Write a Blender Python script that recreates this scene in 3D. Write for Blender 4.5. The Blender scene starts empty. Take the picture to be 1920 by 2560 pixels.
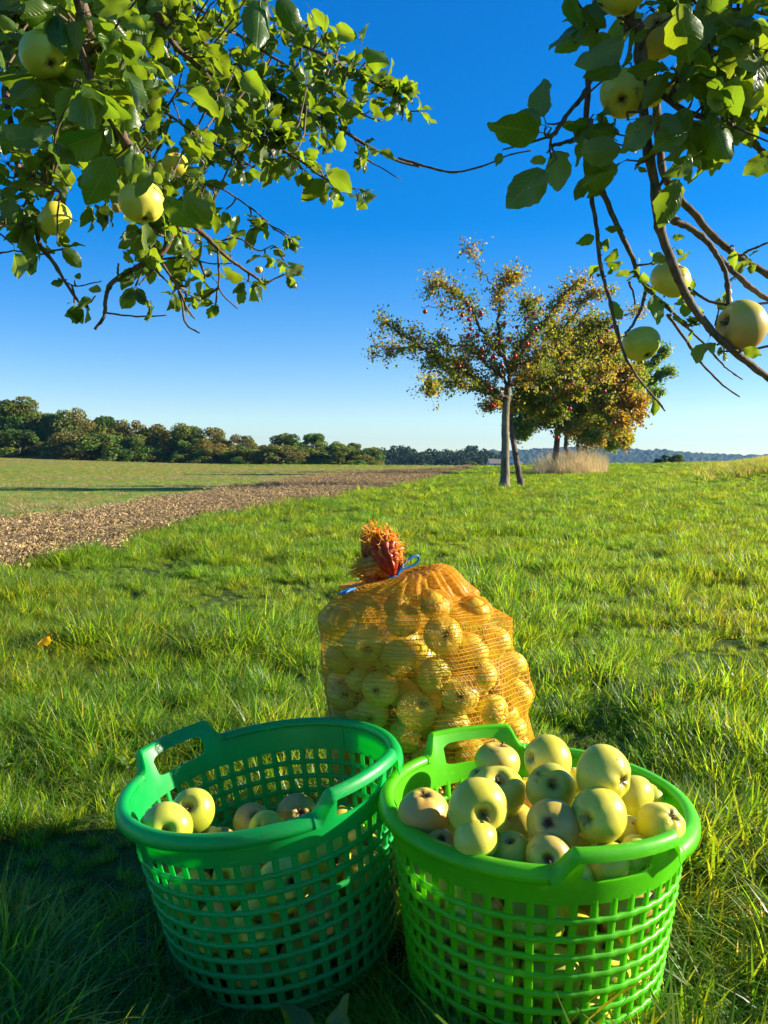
import bpy, math, random
import numpy as np
from mathutils import Vector, Matrix, Euler, noise

# ---------------------------------------------------------------- camera, sky, sun, exposure
SC = bpy.context.scene
H = 0.70                        # eye height of the crouching photographer
PITCH = math.radians(3.54)      # camera tilted slightly down
F = 2100.0                      # focal length in photo pixels (1920 x 2560)
SUN_EL = math.radians(21.0)
SUN_AZ = math.atan2(0.99, 0.13)  # clockwise from +Y
cam_d = bpy.data.cameras.new('camera')
cam = bpy.data.objects.new('camera', cam_d)
SC.collection.objects.link(cam)
cam.location = (0, 0, H)
cam.rotation_euler = (math.pi / 2 - PITCH, 0, 0)
cam_d.sensor_fit = 'VERTICAL'
cam_d.sensor_height = 24.0
cam_d.lens = 24.0 * F / 2560.0
cam_d.clip_start = 0.02
cam_d.clip_end = 12000
SC.camera = cam
W = bpy.data.worlds.new("World")
SC.world = W
W.use_nodes = True
nt = W.node_tree
nt.nodes.clear()
sky = nt.nodes.new('ShaderNodeTexSky')
sky.sky_type = 'NISHITA'
sky.sun_disc = False
sky.sun_elevation = SUN_EL
sky.sun_rotation = SUN_AZ
sky.altitude = 200
sky.air_density = 1.0
sky.dust_density = 0.0
sky.ozone_density = 4.0
hs = nt.nodes.new('ShaderNodeHueSaturation')
hs.inputs['Saturation'].default_value = 1.75
hs.inputs['Hue'].default_value = 0.518
bg = nt.nodes.new('ShaderNodeBackground')
bg.inputs['Strength'].default_value = 0.093
wo = nt.nodes.new('ShaderNodeOutputWorld')
# evens out the brightness between zenith and horizon a little, all round
v1 = nt.nodes.new('ShaderNodeVectorMath')
v1.operation = 'SCALE'
v1.inputs['Scale'].default_value = 1 / 5.0
gm = nt.nodes.new('ShaderNodeGamma')
gm.inputs['Gamma'].default_value = 0.70
v2 = nt.nodes.new('ShaderNodeVectorMath')
v2.operation = 'SCALE'
v2.inputs['Scale'].default_value = 4.15
nt.links.new(sky.outputs[0], v1.inputs[0])
nt.links.new(v1.outputs[0], gm.inputs['Color'])
nt.links.new(gm.outputs[0], v2.inputs[0])
nt.links.new(v2.outputs[0], hs.inputs['Color'])
nt.links.new(hs.outputs[0], bg.inputs['Color'])
nt.links.new(bg.outputs[0], wo.inputs['Surface'])
SUN_DIR = Vector((math.sin(SUN_AZ) * math.cos(SUN_EL), math.cos(SUN_AZ) * math.cos(SUN_EL), math.sin(SUN_EL)))
sun_d = bpy.data.lights.new('sun', 'SUN')
sun_d.energy = 5.0
sun_d.angle = math.radians(0.5)
sun_d.color = (1.0, 0.9, 0.72)
sun = bpy.data.objects.new('sun', sun_d)
SC.collection.objects.link(sun)
sun.rotation_euler = SUN_DIR.to_track_quat('Z', 'Y').to_euler()
SC.view_settings.view_transform = 'Standard'
SC.view_settings.look = 'None'
SC.view_settings.exposure = 1.35
SC.view_settings.gamma = 1
SC.view_settings.use_curve_mapping = False
SC.render.engine = 'CYCLES'
SC.cycles.use_denoising = True
SC.cycles.max_bounces = 10
SC.cycles.transparent_max_bounces = 24
SC.cycles.transmission_bounces = 8
SC.cycles.diffuse_bounces = 4
SC.cycles.sample_clamp_indirect = 6

R = random.Random(7)
NR = np.random.default_rng(11)
C = SC.collection
UP = Vector((0, 0, 1))

# ---------------------------------------------------------------- helpers
CF = Vector((0, math.cos(PITCH), -math.sin(PITCH)))
CU = Vector((0, math.sin(PITCH), math.cos(PITCH)))
CR = Vector((1, 0, 0))
CP = Vector((0, 0, H))


def pt(px, py, d):
    """world point seen in direction (px, py) of the photograph, d metres in front of the lens"""
    return CP + (CF + CR * ((px - 960) / F) + CU * ((1280 - py) / F)) * d


def tag(o, label=None, cat=None, group=None, kind=None):
    for k, v in (('label', label), ('category', cat), ('group', group), ('kind', kind)):
        if v:
            o[k] = v
    return o


def link(name, data, parent=None):
    o = bpy.data.objects.new(name, data)
    C.objects.link(o)
    if parent:
        o.parent = parent
    return o


class MB:
    """collects vertices and faces (with an optional colour per vertex) into one mesh"""

    def __init__(self):
        self.v, self.f, self.c = [], [], []

    def add(self, vs, fs, col=None):
        b = len(self.v)
        self.v.extend([tuple(p) for p in vs])
        self.f.extend([tuple(i + b for i in q) for q in fs])
        if col is not None:
            self.c.extend([col] * len(vs))

    def tube(self, pts, rads, n=6, caps=True, col=None, flat=1.0):
        pts = [Vector(p) for p in pts]
        vs, fs = [], []
        m = len(pts)
        t = (pts[1] - pts[0]).normalized()
        a = t.cross(Vector((0.3, 0.2, 1))).normalized() if abs(t.z) < 0.9 else t.cross(Vector((1, 0, 0))).normalized()
        for i in range(m):
            t = (pts[min(i + 1, m - 1)] - pts[max(i - 1, 0)])
            if t.length < 1e-9:
                t = Vector((0, 0, 1))
            t.normalize()
            a = (a - t * a.dot(t))
            a = a.normalized() if a.length > 1e-6 else t.orthogonal().normalized()
            b = t.cross(a)
            r = rads[i] if hasattr(rads, '__len__') else rads
            for k in range(n):
                g = 2 * math.pi * k / n
                vs.append(pts[i] + a * (r * math.cos(g)) + b * (r * flat * math.sin(g)))
        for i in range(m - 1):
            for k in range(n):
                k2 = (k + 1) % n
                fs.append((i * n + k, i * n + k2, (i + 1) * n + k2, (i + 1) * n + k))
        if caps:
            fs.append(tuple(reversed(range(n))))
            fs.append(tuple(range((m - 1) * n, m * n)))
        self.add(vs, fs, col)

    def box(self, c, s, M=None, col=None):
        vs = []
        for dz in (-1, 1):
            for dx, dy in ((-1, -1), (1, -1), (1, 1), (-1, 1)):
                p = Vector((c[0] + dx * s[0] / 2, c[1] + dy * s[1] / 2, c[2] + dz * s[2] / 2))
                vs.append(M @ p if M else p)
        self.add(vs, [(0, 3, 2, 1), (4, 5, 6, 7), (0, 1, 5, 4), (1, 2, 6, 5), (2, 3, 7, 6), (3, 0, 4, 7)], col)

    def mesh(self, name, mat, smooth=True):
        me = bpy.data.meshes.new(name)
        me.from_pydata(self.v, [], self.f)
        if mat:
            for m_ in (mat if isinstance(mat, (list, tuple)) else [mat]):
                me.materials.append(m_)
        if smooth:
            me.polygons.foreach_set('use_smooth', [True] * len(me.polygons))
        if self.c and len(self.c) == len(self.v):
            at = me.color_attributes.new('tint', 'FLOAT_COLOR', 'POINT')
            at.data.foreach_set('color', np.array([tuple(c)[:3] + (1.0,) for c in self.c], dtype=np.float32).ravel())
        me.update()
        return me

    def build(self, name, mat, parent=None, smooth=True):
        return link(name, self.mesh(name, mat, smooth), parent)


def grid_mesh(name, P, mat, closed_u=False, uv=None, tint=None, smooth=True):
    """P: array (rows, cols, 3)"""
    nr, nc = P.shape[:2]
    me = bpy.data.meshes.new(name)
    fs = []
    ce = nc if closed_u else nc - 1
    for i in range(nr - 1):
        for j in range(ce):
            j2 = (j + 1) % nc
            fs.append((i * nc + j, i * nc + j2, (i + 1) * nc + j2, (i + 1) * nc + j))
    me.from_pydata(P.reshape(-1, 3).tolist(), [], fs)
    me.materials.append(mat)
    if smooth:
        me.polygons.foreach_set('use_smooth', [True] * len(me.polygons))
    if tint is not None:
        at = me.color_attributes.new('tint', 'FLOAT_COLOR', 'POINT')
        at.data.foreach_set('color', np.asarray(tint, dtype=np.float32).ravel())
    me.update()
    return me


def cards_mesh(name, P, Dr, Nn, size, tint, mat, aspect=0.55, bend=0.15):
    """many small leaf faces: a pointed diamond of two triangles folded along its midrib"""
    n = len(P)
    Dr = Dr / np.linalg.norm(Dr, axis=1, keepdims=True)
    S = np.cross(Dr, Nn)
    S /= np.linalg.norm(S, axis=1, keepdims=True) + 1e-9
    N2 = np.cross(S, Dr)
    sz = size[:, None]
    V = np.empty((n, 4, 3))
    V[:, 0] = P - Dr * sz * 0.5
    V[:, 1] = P + S * sz * aspect * 0.5 + N2 * sz * bend - Dr * sz * 0.08
    V[:, 2] = P + Dr * sz * 0.5
    V[:, 3] = P - S * sz * aspect * 0.5 + N2 * sz * bend - Dr * sz * 0.08
    me = bpy.data.meshes.new(name)
    me.vertices.add(n * 4)
    me.vertices.foreach_set('co', V.ravel())
    b = np.arange(n)[:, None] * 4
    tri = np.concatenate([b + np.array([[0, 1, 2]]), b + np.array([[0, 2, 3]])], axis=1).reshape(-1, 3)
    me.loops.add(len(tri) * 3)
    me.loops.foreach_set('vertex_index', tri.ravel().astype(np.int32))
    me.polygons.add(len(tri))
    me.polygons.foreach_set('loop_start', (np.arange(len(tri)) * 3).astype(np.int32))
    me.materials.append(mat)
    col = np.ones((n, 4, 4), dtype=np.float32)
    col[:, :, :3] = tint[:, None, :]
    at = me.color_attributes.new('tint', 'FLOAT_COLOR', 'POINT')
    at.data.foreach_set('color', col.ravel())
    me.update(calc_edges=True)
    me.validate()
    return me


def catmull(pts, sub=4):
    pts = [Vector(p) for p in pts]
    if len(pts) < 3:
        return [pts[0].lerp(pts[-1], i / sub) for i in range(sub + 1)]
    out = []
    for i in range(len(pts) - 1):
        p0, p1, p2, p3 = pts[max(i - 1, 0)], pts[i], pts[i + 1], pts[min(i + 2, len(pts) - 1)]
        for k in range(sub):
            t = k / sub
            out.append(0.5 * ((2 * p1) + (p2 - p0) * t + (2 * p0 - 5 * p1 + 4 * p2 - p3) * t * t + (3 * p1 - p0 - 3 * p2 + p3) * t ** 3))
    out.append(pts[-1])
    return out


def rvec(rr=R):
    while True:
        v = Vector((rr.uniform(-1, 1), rr.uniform(-1, 1), rr.uniform(-1, 1)))
        if 0.05 < v.length < 1:
            return v.normalized()


# ---------------------------------------------------------------- materials
class Mat:
    def __init__(self, name):
        self.m = bpy.data.materials.new(name)
        self.m.use_nodes = True
        self.t = self.m.node_tree
        self.b = self.t.nodes['Principled BSDF']
        self.out = self.t.nodes['Material Output']

    def n(self, typ, **kw):
        nd = self.t.nodes.new(typ)
        for k, v in kw.items():
            if k.startswith('i_'):
                nd.inputs[k[2:].replace('_', ' ')].default_value = v
            else:
                setattr(nd, k, v)
        return nd

    def l(self, a, b):
        self.t.links.new(a, b)

    def coord(self, kind='Object'):
        return self.n('ShaderNodeTexCoord').outputs[kind]

    def noise(self, scale, detail=3, vec=None, rough=0.5):
        nd = self.n('ShaderNodeTexNoise')
        nd.inputs['Scale'].default_value = scale
        nd.inputs['Detail'].default_value = detail
        nd.inputs['Roughness'].default_value = rough
        self.l(vec if vec is not None else self.coord(), nd.inputs['Vector'])
        return nd.outputs['Fac']

    def ramp(self, fac, stops):
        nd = self.n('ShaderNodeValToRGB')
        el = nd.color_ramp.elements
        el[0].position, el[0].color = stops[0][0], tuple(stops[0][1]) + (1,)
        el[1].position, el[1].color = stops[-1][0], tuple(stops[-1][1]) + (1,)
        for p, c in stops[1:-1]:
            e = el.new(p)
            e.color = tuple(c) + (1,)
        self.l(fac, nd.inputs['Fac'])
        return nd.outputs['Color']

    def mix(self, fac, a, b, mode='MIX'):
        nd = self.n('ShaderNodeMix', data_type='RGBA', blend_type=mode)
        for s, v in ((nd.inputs[0], fac), (nd.inputs[6], a), (nd.inputs[7], b)):
            if isinstance(v, (int, float)):
                s.default_value = v
            elif isinstance(v, tuple):
                s.default_value = v + (1,)
            else:
                self.l(v, s)
        return nd.outputs[2]

    def math(self, op, a, b=0.0, c=None):
        nd = self.n('ShaderNodeMath', operation=op)
        for s, v in zip(nd.inputs, (a, b, c)):
            if v is None:
                continue
            if isinstance(v, (int, float)):
                s.default_value = v
            else:
                self.l(v, s)
        return nd.outputs[0]

    def bump(self, h, strength=0.5, dist=0.002):
        nd = self.n('ShaderNodeBump')
        nd.inputs['Strength'].default_value = strength
        nd.inputs['Distance'].default_value = dist
        self.l(h, nd.inputs['Height'])
        self.l(nd.outputs[0], self.b.inputs['Normal'])
        return nd

    def translucent(self, col, amount):
        """adds light passing through the thin sheet"""
        tr = self.n('ShaderNodeBsdfTranslucent')
        if isinstance(col, tuple):
            tr.inputs[0].default_value = col + (1,)
        else:
            self.l(col, tr.inputs[0])
        mx = self.n('ShaderNodeMixShader')
        mx.inputs[0].default_value = amount
        self.l(self.b.outputs[0], mx.inputs[1])
        self.l(tr.outputs[0], mx.inputs[2])
        self.l(mx.outputs[0], self.out.inputs['Surface'])
        return mx


def leafy(name, base, trans, amount=0.4, rough=0.5, var=0.35, spec=0.4, attr=True, hue=None, wnoise=None):
    """foliage: colour from the mesh's own tint, varied per instance, light shining through"""
    M = Mat(name)
    oi = M.n('ShaderNodeObjectInfo')
    k = M.math('MULTIPLY_ADD', oi.outputs['Random'], var, 1.0 - var / 2)
    if attr:
        at = M.n('ShaderNodeAttribute', attribute_name='tint')
        c0 = M.mix(1.0, base, at.outputs['Color'], 'MULTIPLY')
        t0 = M.mix(1.0, trans, at.outputs['Color'], 'MULTIPLY')
    else:
        c0, t0 = M.mix(1.0, base, (1.0, 1.0, 1.0), 'MULTIPLY'), M.mix(1.0, trans, (1.0, 1.0, 1.0), 'MULTIPLY')
    if wnoise:
        g = M.n('ShaderNodeNewGeometry')
        w = M.noise(wnoise[0], 2, g.outputs['Position'])
        f = M.math('MULTIPLY_ADD', w, 3.0, -1.1)
        fc = M.n('ShaderNodeClamp')
        M.l(f, fc.inputs[0])
        c0 = M.mix(fc.outputs[0], c0, M.mix(1.0, c0, wnoise[1], 'MULTIPLY'))
        t0 = M.mix(fc.outputs[0], t0, M.mix(1.0, t0, wnoise[1], 'MULTIPLY'))
    cc = M.n('ShaderNodeVectorMath', operation='SCALE')
    M.l(c0, cc.inputs[0])
    M.l(k, cc.inputs['Scale'])
    M.l(cc.outputs[0], M.b.inputs['Base Color'])
    tc = M.n('ShaderNodeVectorMath', operation='SCALE')
    M.l(t0, tc.inputs[0])
    M.l(k, tc.inputs['Scale'])
    M.b.inputs['Roughness'].default_value = rough
    M.b.inputs['Specular IOR Level'].default_value = spec
    M.translucent(tc.outputs[0], amount)
    return M.m


MAT_GRASS = leafy('grass_blade', (0.085, 0.20, 0.012), (0.35, 0.62, 0.020), 0.52, 0.42, 0.45, 0.45, wnoise=(0.9, (1.35, 0.98, 0.8)))
MAT_FIELD = leafy('field_blade', (0.19, 0.27, 0.025), (0.52, 0.66, 0.05), 0.42, 0.6, 0.5, 0.2, wnoise=(0.25, (1.35, 1.0, 1.3)))
MAT_STUB = leafy('stubble_stalk', (0.40, 0.32, 0.15), (0.5, 0.4, 0.2), 0.3, 0.6, 0.4, 0.2)
MAT_DRY = leafy('dry_grass_blade', (0.68, 0.56, 0.29), (0.80, 0.67, 0.35), 0.35, 0.6, 0.3, 0.2)
MAT_STRAW = leafy('straw_flake', (0.37, 0.275, 0.14), (0.3, 0.2, 0.1), 0.1, 0.8, 0.7, 0.1)
MAT_FAR = leafy('far_foliage', (0.9, 0.9, 0.9), (1.5, 1.7, 0.7), 0.3, 0.65, 0.3, 0.2)
MAT_NEARWEED = leafy('dock_leaf', (0.06, 0.15, 0.02), (0.15, 0.35, 0.03), 0.35, 0.4, 0.3, 0.4, attr=False)


def soil(name, c1, c2, c3, s1, s2, bump=0.03):
    M = Mat(name)
    co = M.coord()
    a = M.noise(s1, 6, co, 0.7)
    b = M.noise(s2, 4, co)
    c = M.ramp(a, [(0.3, c1), (0.5, c2), (0.68, c3)])
    d = M.mix(b, c, M.mix(1.0, c, (0.7, 0.75, 0.7), 'MULTIPLY'))
    M.l(d, M.b.inputs['Base Color'])
    M.b.inputs['Roughness'].default_value = 0.95
    M.b.inputs['Specular IOR Level'].default_value = 0.1
    M.bump(a, 0.9, bump)
    return M.m


MAT_GROUND = soil('ground', (0.03, 0.03, 0.010), (0.06, 0.10, 0.014), (0.12, 0.16, 0.03), 14.0, 0.12, 0.03)
MAT_FIELDG = soil('field_ground', (0.10, 0.17, 0.022), (0.17, 0.27, 0.03), (0.34, 0.32, 0.10), 1.6, 0.08, 0.03)
MAT_SOIL = soil('ploughed_soil', (0.09, 0.06, 0.032), (0.20, 0.14, 0.075), (0.36, 0.265, 0.145), 14.0, 0.8, 0.03)
MAT_HILL = soil('hill_wood', (0.014, 0.03, 0.010), (0.03, 0.055, 0.015), (0.05, 0.075, 0.02), 0.02, 0.002, 4.0)


def bark(name, c1, c2, scale, bumpd):
    M = Mat(name)
    co = M.coord()
    mp = M.n('ShaderNodeMapping')
    mp.inputs['Scale'].default_value = (1, 1, 0.35)
    M.l(co, mp.inputs[0])
    a = M.noise(scale, 6, mp.outputs[0], 0.7)
    M.l(M.ramp(a, [(0.3, c1), (0.7, c2)]), M.b.inputs['Base Color'])
    M.b.inputs['Roughness'].default_value = 0.85
    M.bump(a, 0.9, bumpd)
    return M.m


MAT_TWIG = bark('twig_bark', (0.03, 0.018, 0.010), (0.22, 0.145, 0.075), 110, 0.003)
MAT_BARK = bark('old_apple_bark', (0.045, 0.032, 0.018), (0.34, 0.27, 0.15), 6, 0.05)
MAT_BARK2 = bark('brown_apple_bark', (0.03, 0.02, 0.012), (0.20, 0.13, 0.075), 14, 0.04)
MAT_BARKF = bark('far_bark', (0.05, 0.04, 0.03), (0.12, 0.10, 0.08), 2, 0.05)

# ---------------------------------------------------------------- the lie of the land
_XA = [-9, -0.6, -0.457, -0.30, -0.18, -0.05, 0.1, 0.17, 0.25, 0.35, 0.46, 0.6, 9]
_HZ = [1.3, 1.3, 1.1, 0.30, -0.15, -0.15, 0.02, 0.10, 0.30, 0.34, 0.40, 0.5, 0.5]   # height the ground has reached at the crest
_DC = [190, 190, 185, 180, 175, 130, 80, 80, 90, 95, 95, 95, 95]          # distance of the crest


def sstep(a, b, x):
    t = np.clip((x - a) / (b - a), 0, 1)
    return t * t * (3 - 2 * t)


def G(x, y):
    x = np.asarray(x, dtype=float)
    y = np.asarray(y, dtype=float)
    d = np.hypot(x, y)
    a = np.where(y > 0.5, x / np.maximum(y, 0.5), np.sign(x) * 9)
    back = sstep(2, -4, y)
    hz = np.interp(a, _XA, _HZ)
    dc = np.interp(a, _XA, _DC)
    g = hz * sstep(22, dc, d)
    g = g - np.minimum(sstep(dc, dc + 400, d) * 9.0, 9.0) * np.where(a < -0.02, sstep(-0.25, -0.02, a) * 0.9 + 0.02, 1.0)
    g = g * (1 - back)
    # low rough bank to the right
    bank = 0.55 * np.exp(-((a - 0.47) / 0.06) ** 2) * sstep(18, 34, d) * (1 - sstep(55, 90, d))
    return g + np.where(y > 0, bank, 0)


def G1(x, y):
    return float(G(x, y))


# ground: one sheet, a fan of rings out to 3.5 km
rings = [0.25 * 1.055 ** i for i in range(190)]
rings = [r for r in rings if r < 3500]
na = 288
ang = np.arange(na) / na * 2 * math.pi
P = np.zeros((len(rings) + 1, na, 3))
for i, r in enumerate(rings):
    x, y = r * np.sin(ang), r * np.cos(ang)
    P[i + 1, :, 0], P[i + 1, :, 1], P[i + 1, :, 2] = x, y, G(x, y)
P[0, :, 2] = 0
P = P[:, ::-1]
ground = link('ground', grid_mesh('ground', P, MAT_GROUND, closed_u=True))
tag(ground, 'grassy ground of the orchard meadow reaching to the horizon', kind='structure')

_YR = [0, 5.15, 6.8, 10.5, 14.7, 27, 58, 90]
_XR = [-2.62, -2.38, -2.2, -2.02, -1.04, 1.1, 5.6, 9.3]
_YL = [0, 8.6, 11.9, 17.8, 35, 50, 60, 90]
_XL = [-3.9, -3.72, -3.66, -3.62, -2.8, 0.4, 5.1, 9.2]


def xr(y):
    return np.interp(y, _YR, _XR) + 0.12 * np.sin(y * 1.3) + 0.07 * np.sin(y * 3.1 + 1)


def xl(y):
    return np.interp(y, _YL, _XL) + 0.12 * np.sin(y * 1.1 + 2) + 0.08 * np.sin(y * 2.7)


# ploughed strip: a sheet with clods raised in it
ys = np.concatenate([np.arange(0.5, 16, 0.07), np.geomspace(16, 95, 130)])
nc = 46
P = np.zeros((len(ys), nc, 3))
for j in range(nc):
    t = j / (nc - 1)
    P[:, j, 0] = xl(ys) * (1 - t) + xr(ys) * t
    P[:, j, 1] = ys
P[:, :, 2] = G(P[:, :, 0], P[:, :, 1]) + 0.012
for i in range(len(ys)):
    for j in range(nc):
        x, y = P[i, j, 0], P[i, j, 1]
        e = min(1, min(j, nc - 1 - j) / 4)
        P[i, j, 2] += e * (0.035 + 0.05 * abs(noise.noise((x * 4, y * 4, 0))) + 0.03 * noise.noise((x * 11, y * 11, 3)))
strip = link('path', grid_mesh('path', P, MAT_SOIL, smooth=True))
tag(strip, 'brown strip of ploughed soil between the stubble field and the meadow', kind='structure')

# field sheet left of the strip
ys = np.geomspace(1.5, 176, 150)
nc = 60
P = np.zeros((len(ys), nc, 3))
for j in range(nc):
    t = (j / (nc - 1)) ** 2
    P[:, j, 0] = (xl(ys) + 0.1) * (1 - t) + (-0.75 * ys - 12) * t
    P[:, j, 1] = ys
P[:, :, 2] = G(P[:, :, 0], P[:, :, 1]) + 0.012
P = P[:, ::-1]
field = link('field', grid_mesh('field', P, MAT_FIELDG))
tag(field, 'flat stubble field greening over in front of the wood', kind='structure')


# ---------------------------------------------------------------- grass as instanced tufts
proto_col = bpy.data.collections.new('tuft_library')


def tuft(name, nb, hmin, hmax, width, spread, lean, dry=0.1, mat=None, seg=4, thin=False):
    rr = random.Random(hash(name) % 1000 + 5)
    rr = random.Random(sum(ord(c) for c in name) * 31)
    mb = MB()
    for _ in range(nb):
        a = rr.uniform(0, 2 * math.pi)
        r0 = spread * math.sqrt(rr.random())
        base = Vector((r0 * math.cos(a), r0 * math.sin(a), -0.01))
        az = a + rr.gauss(0, 0.9)
        ld = Vector((math.cos(az), math.sin(az), 0))
        h = rr.uniform(hmin, hmax)
        ln = lean * rr.uniform(0.2, 1.3)
        w = width * rr.uniform(0.6, 1.25)
        side = Vector((-math.sin(az + rr.gauss(0, .6)), math.cos(az), 0)).normalized()
        vs = []
        droop = rr.uniform(0.2, 1.0)
        for i in range(seg + 1):
            t = i / seg
            p = base + ld * (ln * h * (t ** 1.8)) + UP * (h * (t - 0.42 * droop * ln * t ** 3))
            ww = w * (1 - t ** 2.2) * 0.5 + 0.0002
            if i < seg:
                vs += [p - side * ww, p + side * ww]
            else:
                vs += [p]
        fs = [(2 * i, 2 * i + 1, 2 * i + 3, 2 * i + 2) for i in range(seg - 1)] + [(2 * seg - 2, 2 * seg - 1, 2 * seg)]
        q = rr.random()
        if q < dry:
            c = (rr.uniform(1.9, 2.8), rr.uniform(1.1, 1.4), rr.uniform(3, 6))
        else:
            g = rr.uniform(0.55, 1.35)
            c = (g * rr.uniform(0.75, 1.5), g, g * rr.uniform(0.6, 1.6))
        if mat is MAT_DRY or mat is MAT_STRAW or mat is MAT_STUB:
            g = rr.uniform(0.6, 1.3)
            c = (g, g * rr.uniform(.85, 1.05), g * rr.uniform(.7, 1.1))
        mb.add(vs, fs, c)
    o = bpy.data.objects.new(name, mb.mesh(name, mat or MAT_GRASS))
    return o


def scatter(name, label, protos, pts, rots, scls, picks, mat=None):
    """one object: tufts instanced on points by geometry nodes"""
    col = bpy.data.collections.new(name + '_library')
    for i, o in enumerate(protos):
        o.name = '%s_tuft_%02d' % (name, i)
        col.objects.link(o)
    me = bpy.data.meshes.new(name)
    n = len(pts)
    me.vertices.add(n)
    me.vertices.foreach_set('co', np.asarray(pts, dtype=np.float32).ravel())
    for nm, typ, dat, key in (('rot', 'FLOAT_VECTOR', rots, 'vector'), ('scl', 'FLOAT_VECTOR', scls, 'vector'), ('pick', 'INT', picks, 'value')):
        a = me.attributes.new(nm, typ, 'POINT')
        a.data.foreach_set(key, np.asarray(dat, dtype=(np.int32 if typ == 'INT' else np.float32)).ravel())
    o = link(name, me)
    tag(o, label, kind='stuff')
    g = bpy.data.node_groups.new(name + '_scatter', 'GeometryNodeTree')
    g.interface.new_socket('Geometry', in_out='INPUT', socket_type='NodeSocketGeometry')
    g.interface.new_socket('Geometry', in_out='OUTPUT', socket_type='NodeSocketGeometry')
    gi, go = g.nodes.new('NodeGroupInput'), g.nodes.new('NodeGroupOutput')
    ip = g.nodes.new('GeometryNodeInstanceOnPoints')
    ci = g.nodes.new('GeometryNodeCollectionInfo')
    ci.inputs['Collection'].default_value = col
    ci.inputs['Separate Children'].default_value = True
    ci.inputs['Reset Children'].default_value = True
    ip.inputs['Pick Instance'].default_value = True
    g.links.new(gi.outputs[0], ip.inputs['Points'])
    g.links.new(ci.outputs[0], ip.inputs['Instance'])
    for nm, typ, sock in (('rot', 'FLOAT_VECTOR', 'Rotation'), ('scl', 'FLOAT_VECTOR', 'Scale'), ('pick', 'INT', 'Instance Index')):
        na_ = g.nodes.new('GeometryNodeInputNamedAttribute')
        na_.data_type = typ
        na_.inputs['Name'].default_value = nm
        if nm == 'rot':
            er = g.nodes.new('FunctionNodeEulerToRotation')
            g.links.new(na_.outputs['Attribute'], er.inputs[0])
            g.links.new(er.outputs[0], ip.inputs[sock])
        else:
            g.links.new(na_.outputs['Attribute'], ip.inputs[sock])
    g.links.new(ip.outputs[0], go.inputs[0])
    md = o.modifiers.new('scatter', 'NODES')
    md.node_group = g
    return o


def fan(n, y0, y1, amin, amax, p=1.0, pad=0.6):
    """random ground points in a wedge; p shapes the density over distance"""
    u = NR.random(n)
    y = (y0 ** (2 - p) + u * (y1 ** (2 - p) - y0 ** (2 - p))) ** (1 / (2 - p)) if abs(p - 2) > 1e-3 else y0 * (y1 / y0) ** u
    a = NR.uniform(amin, amax, n)
    x = a * y + pad * NR.uniform(-1, 1, n)
    return x, y


def vnoise(x, y, s, z=0.0):
    return np.array([noise.noise((a * s, b * s, z)) for a, b in zip(x, y)])


BASK_R = (0.194, 1.075)      # right basket, x and y of its foot
BASK_L = (-0.138, 1.185)
BAG = (0.085, 1.47)


def keep_clear(x, y, m=0.0):
    k = np.ones(len(x), bool)
    for (cx, cy), r in ((BASK_R, 0.165), (BASK_L, 0.165), (BAG, 0.19)):
        k &= np.hypot(x - cx, y - cy) > r + m
    return k


# meadow grass
protos = [tuft('meadow_a', 76, .06, .15, .0040, .060, 0.7, .07),
          tuft('meadow_b', 70, .05, .12, .0040, .065, 1.0, .10),
          tuft('meadow_c', 60, .07, .19, .0046, .050, 0.6, .05),
          tuft('meadow_d', 70, .04, .11, .0040, .070, 1.3, .20),
          tuft('meadow_e', 50, .08, .21, .0055, .050, 0.9, .06),
          tuft('meadow_f', 40, .05, .13, .0036, .060, 1.3, .50),
          tuft('meadow_g', 16, .03, .075, .016, .060, 1.5, .06)]
X, Y = [], []
for n, y0, y1, a0, a1, p, pad in ((8600, 0.45, 4.5, -0.75, 0.85, 1.0, .8), (24000, 4.5, 14, -0.62, 0.72, 1.0, 1.0), (36000, 14, 75, -0.5, 0.62, 1.25, 2.0), (9000, 70, 200, -0.2, 0.62, 1.2, 2.0), (2500, -4.0, 0.45, 0, 0, 0, 0)):
    if y0 < 0:
        x, y = NR.uniform(-3, 3.4, n), NR.uniform(y0, y1, n)
    else:
        x, y = fan(n, y0, y1, a0, a1, p, pad)
    X.append(x)
    Y.append(y)
X, Y = np.concatenate(X), np.concatenate(Y)
k = keep_clear(X, Y) & ((X > xr(Y) + 0.02) | (Y > 93)) & (NR.random(len(X)) < 1.0)
X, Y = X[k], Y[k]
big = vnoise(X, Y, 1.1, 4.2)
mid_ = vnoise(X, Y, 3.2, 9.1)
thin = vnoise(X, Y, 2.2, 30.5)
k = thin > -9
X, Y, big, mid_ = X[k], Y[k], big[k], mid_[k]
D = np.hypot(X, Y)
s = (0.82 + 0.75 * big + 0.85 * mid_) * (1 + 0.25 * (NR.random(len(X)) - .5))
s = np.clip(s, 0.28, 1.7)
wide = 1 + 0.9 * sstep(5, 14, D) + 1.6 * sstep(14, 60, D) + 1.5 * sstep(70, 150, D)
near = np.minimum(1.0, 0.55 + 0.45 * np.hypot(X - 0.2, Y - 0.9) / 1.2)
near = np.where(Y < 0.62, 0.55, near)
hgt = .66 * s * near * (1 + 0.25 * sstep(6, 30, D))
Sc = np.stack([.8 * s * wide, .8 * s * wide, hgt], 1)
Rt = np.stack([NR.normal(0, .12, len(X)), NR.normal(0, .12, len(X)), NR.uniform(0, 6.283, len(X))], 1)
w_ = np.array([.22, .21, .15, .19, .09, .07, .07])
pk = NR.choice(7, len(X), p=w_)
scatter('grass', 'long green meadow grass in loose tufts all over the orchard floor', protos,
        np.stack([X, Y, G(X, Y)], 1), Rt, Sc, pk)

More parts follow.
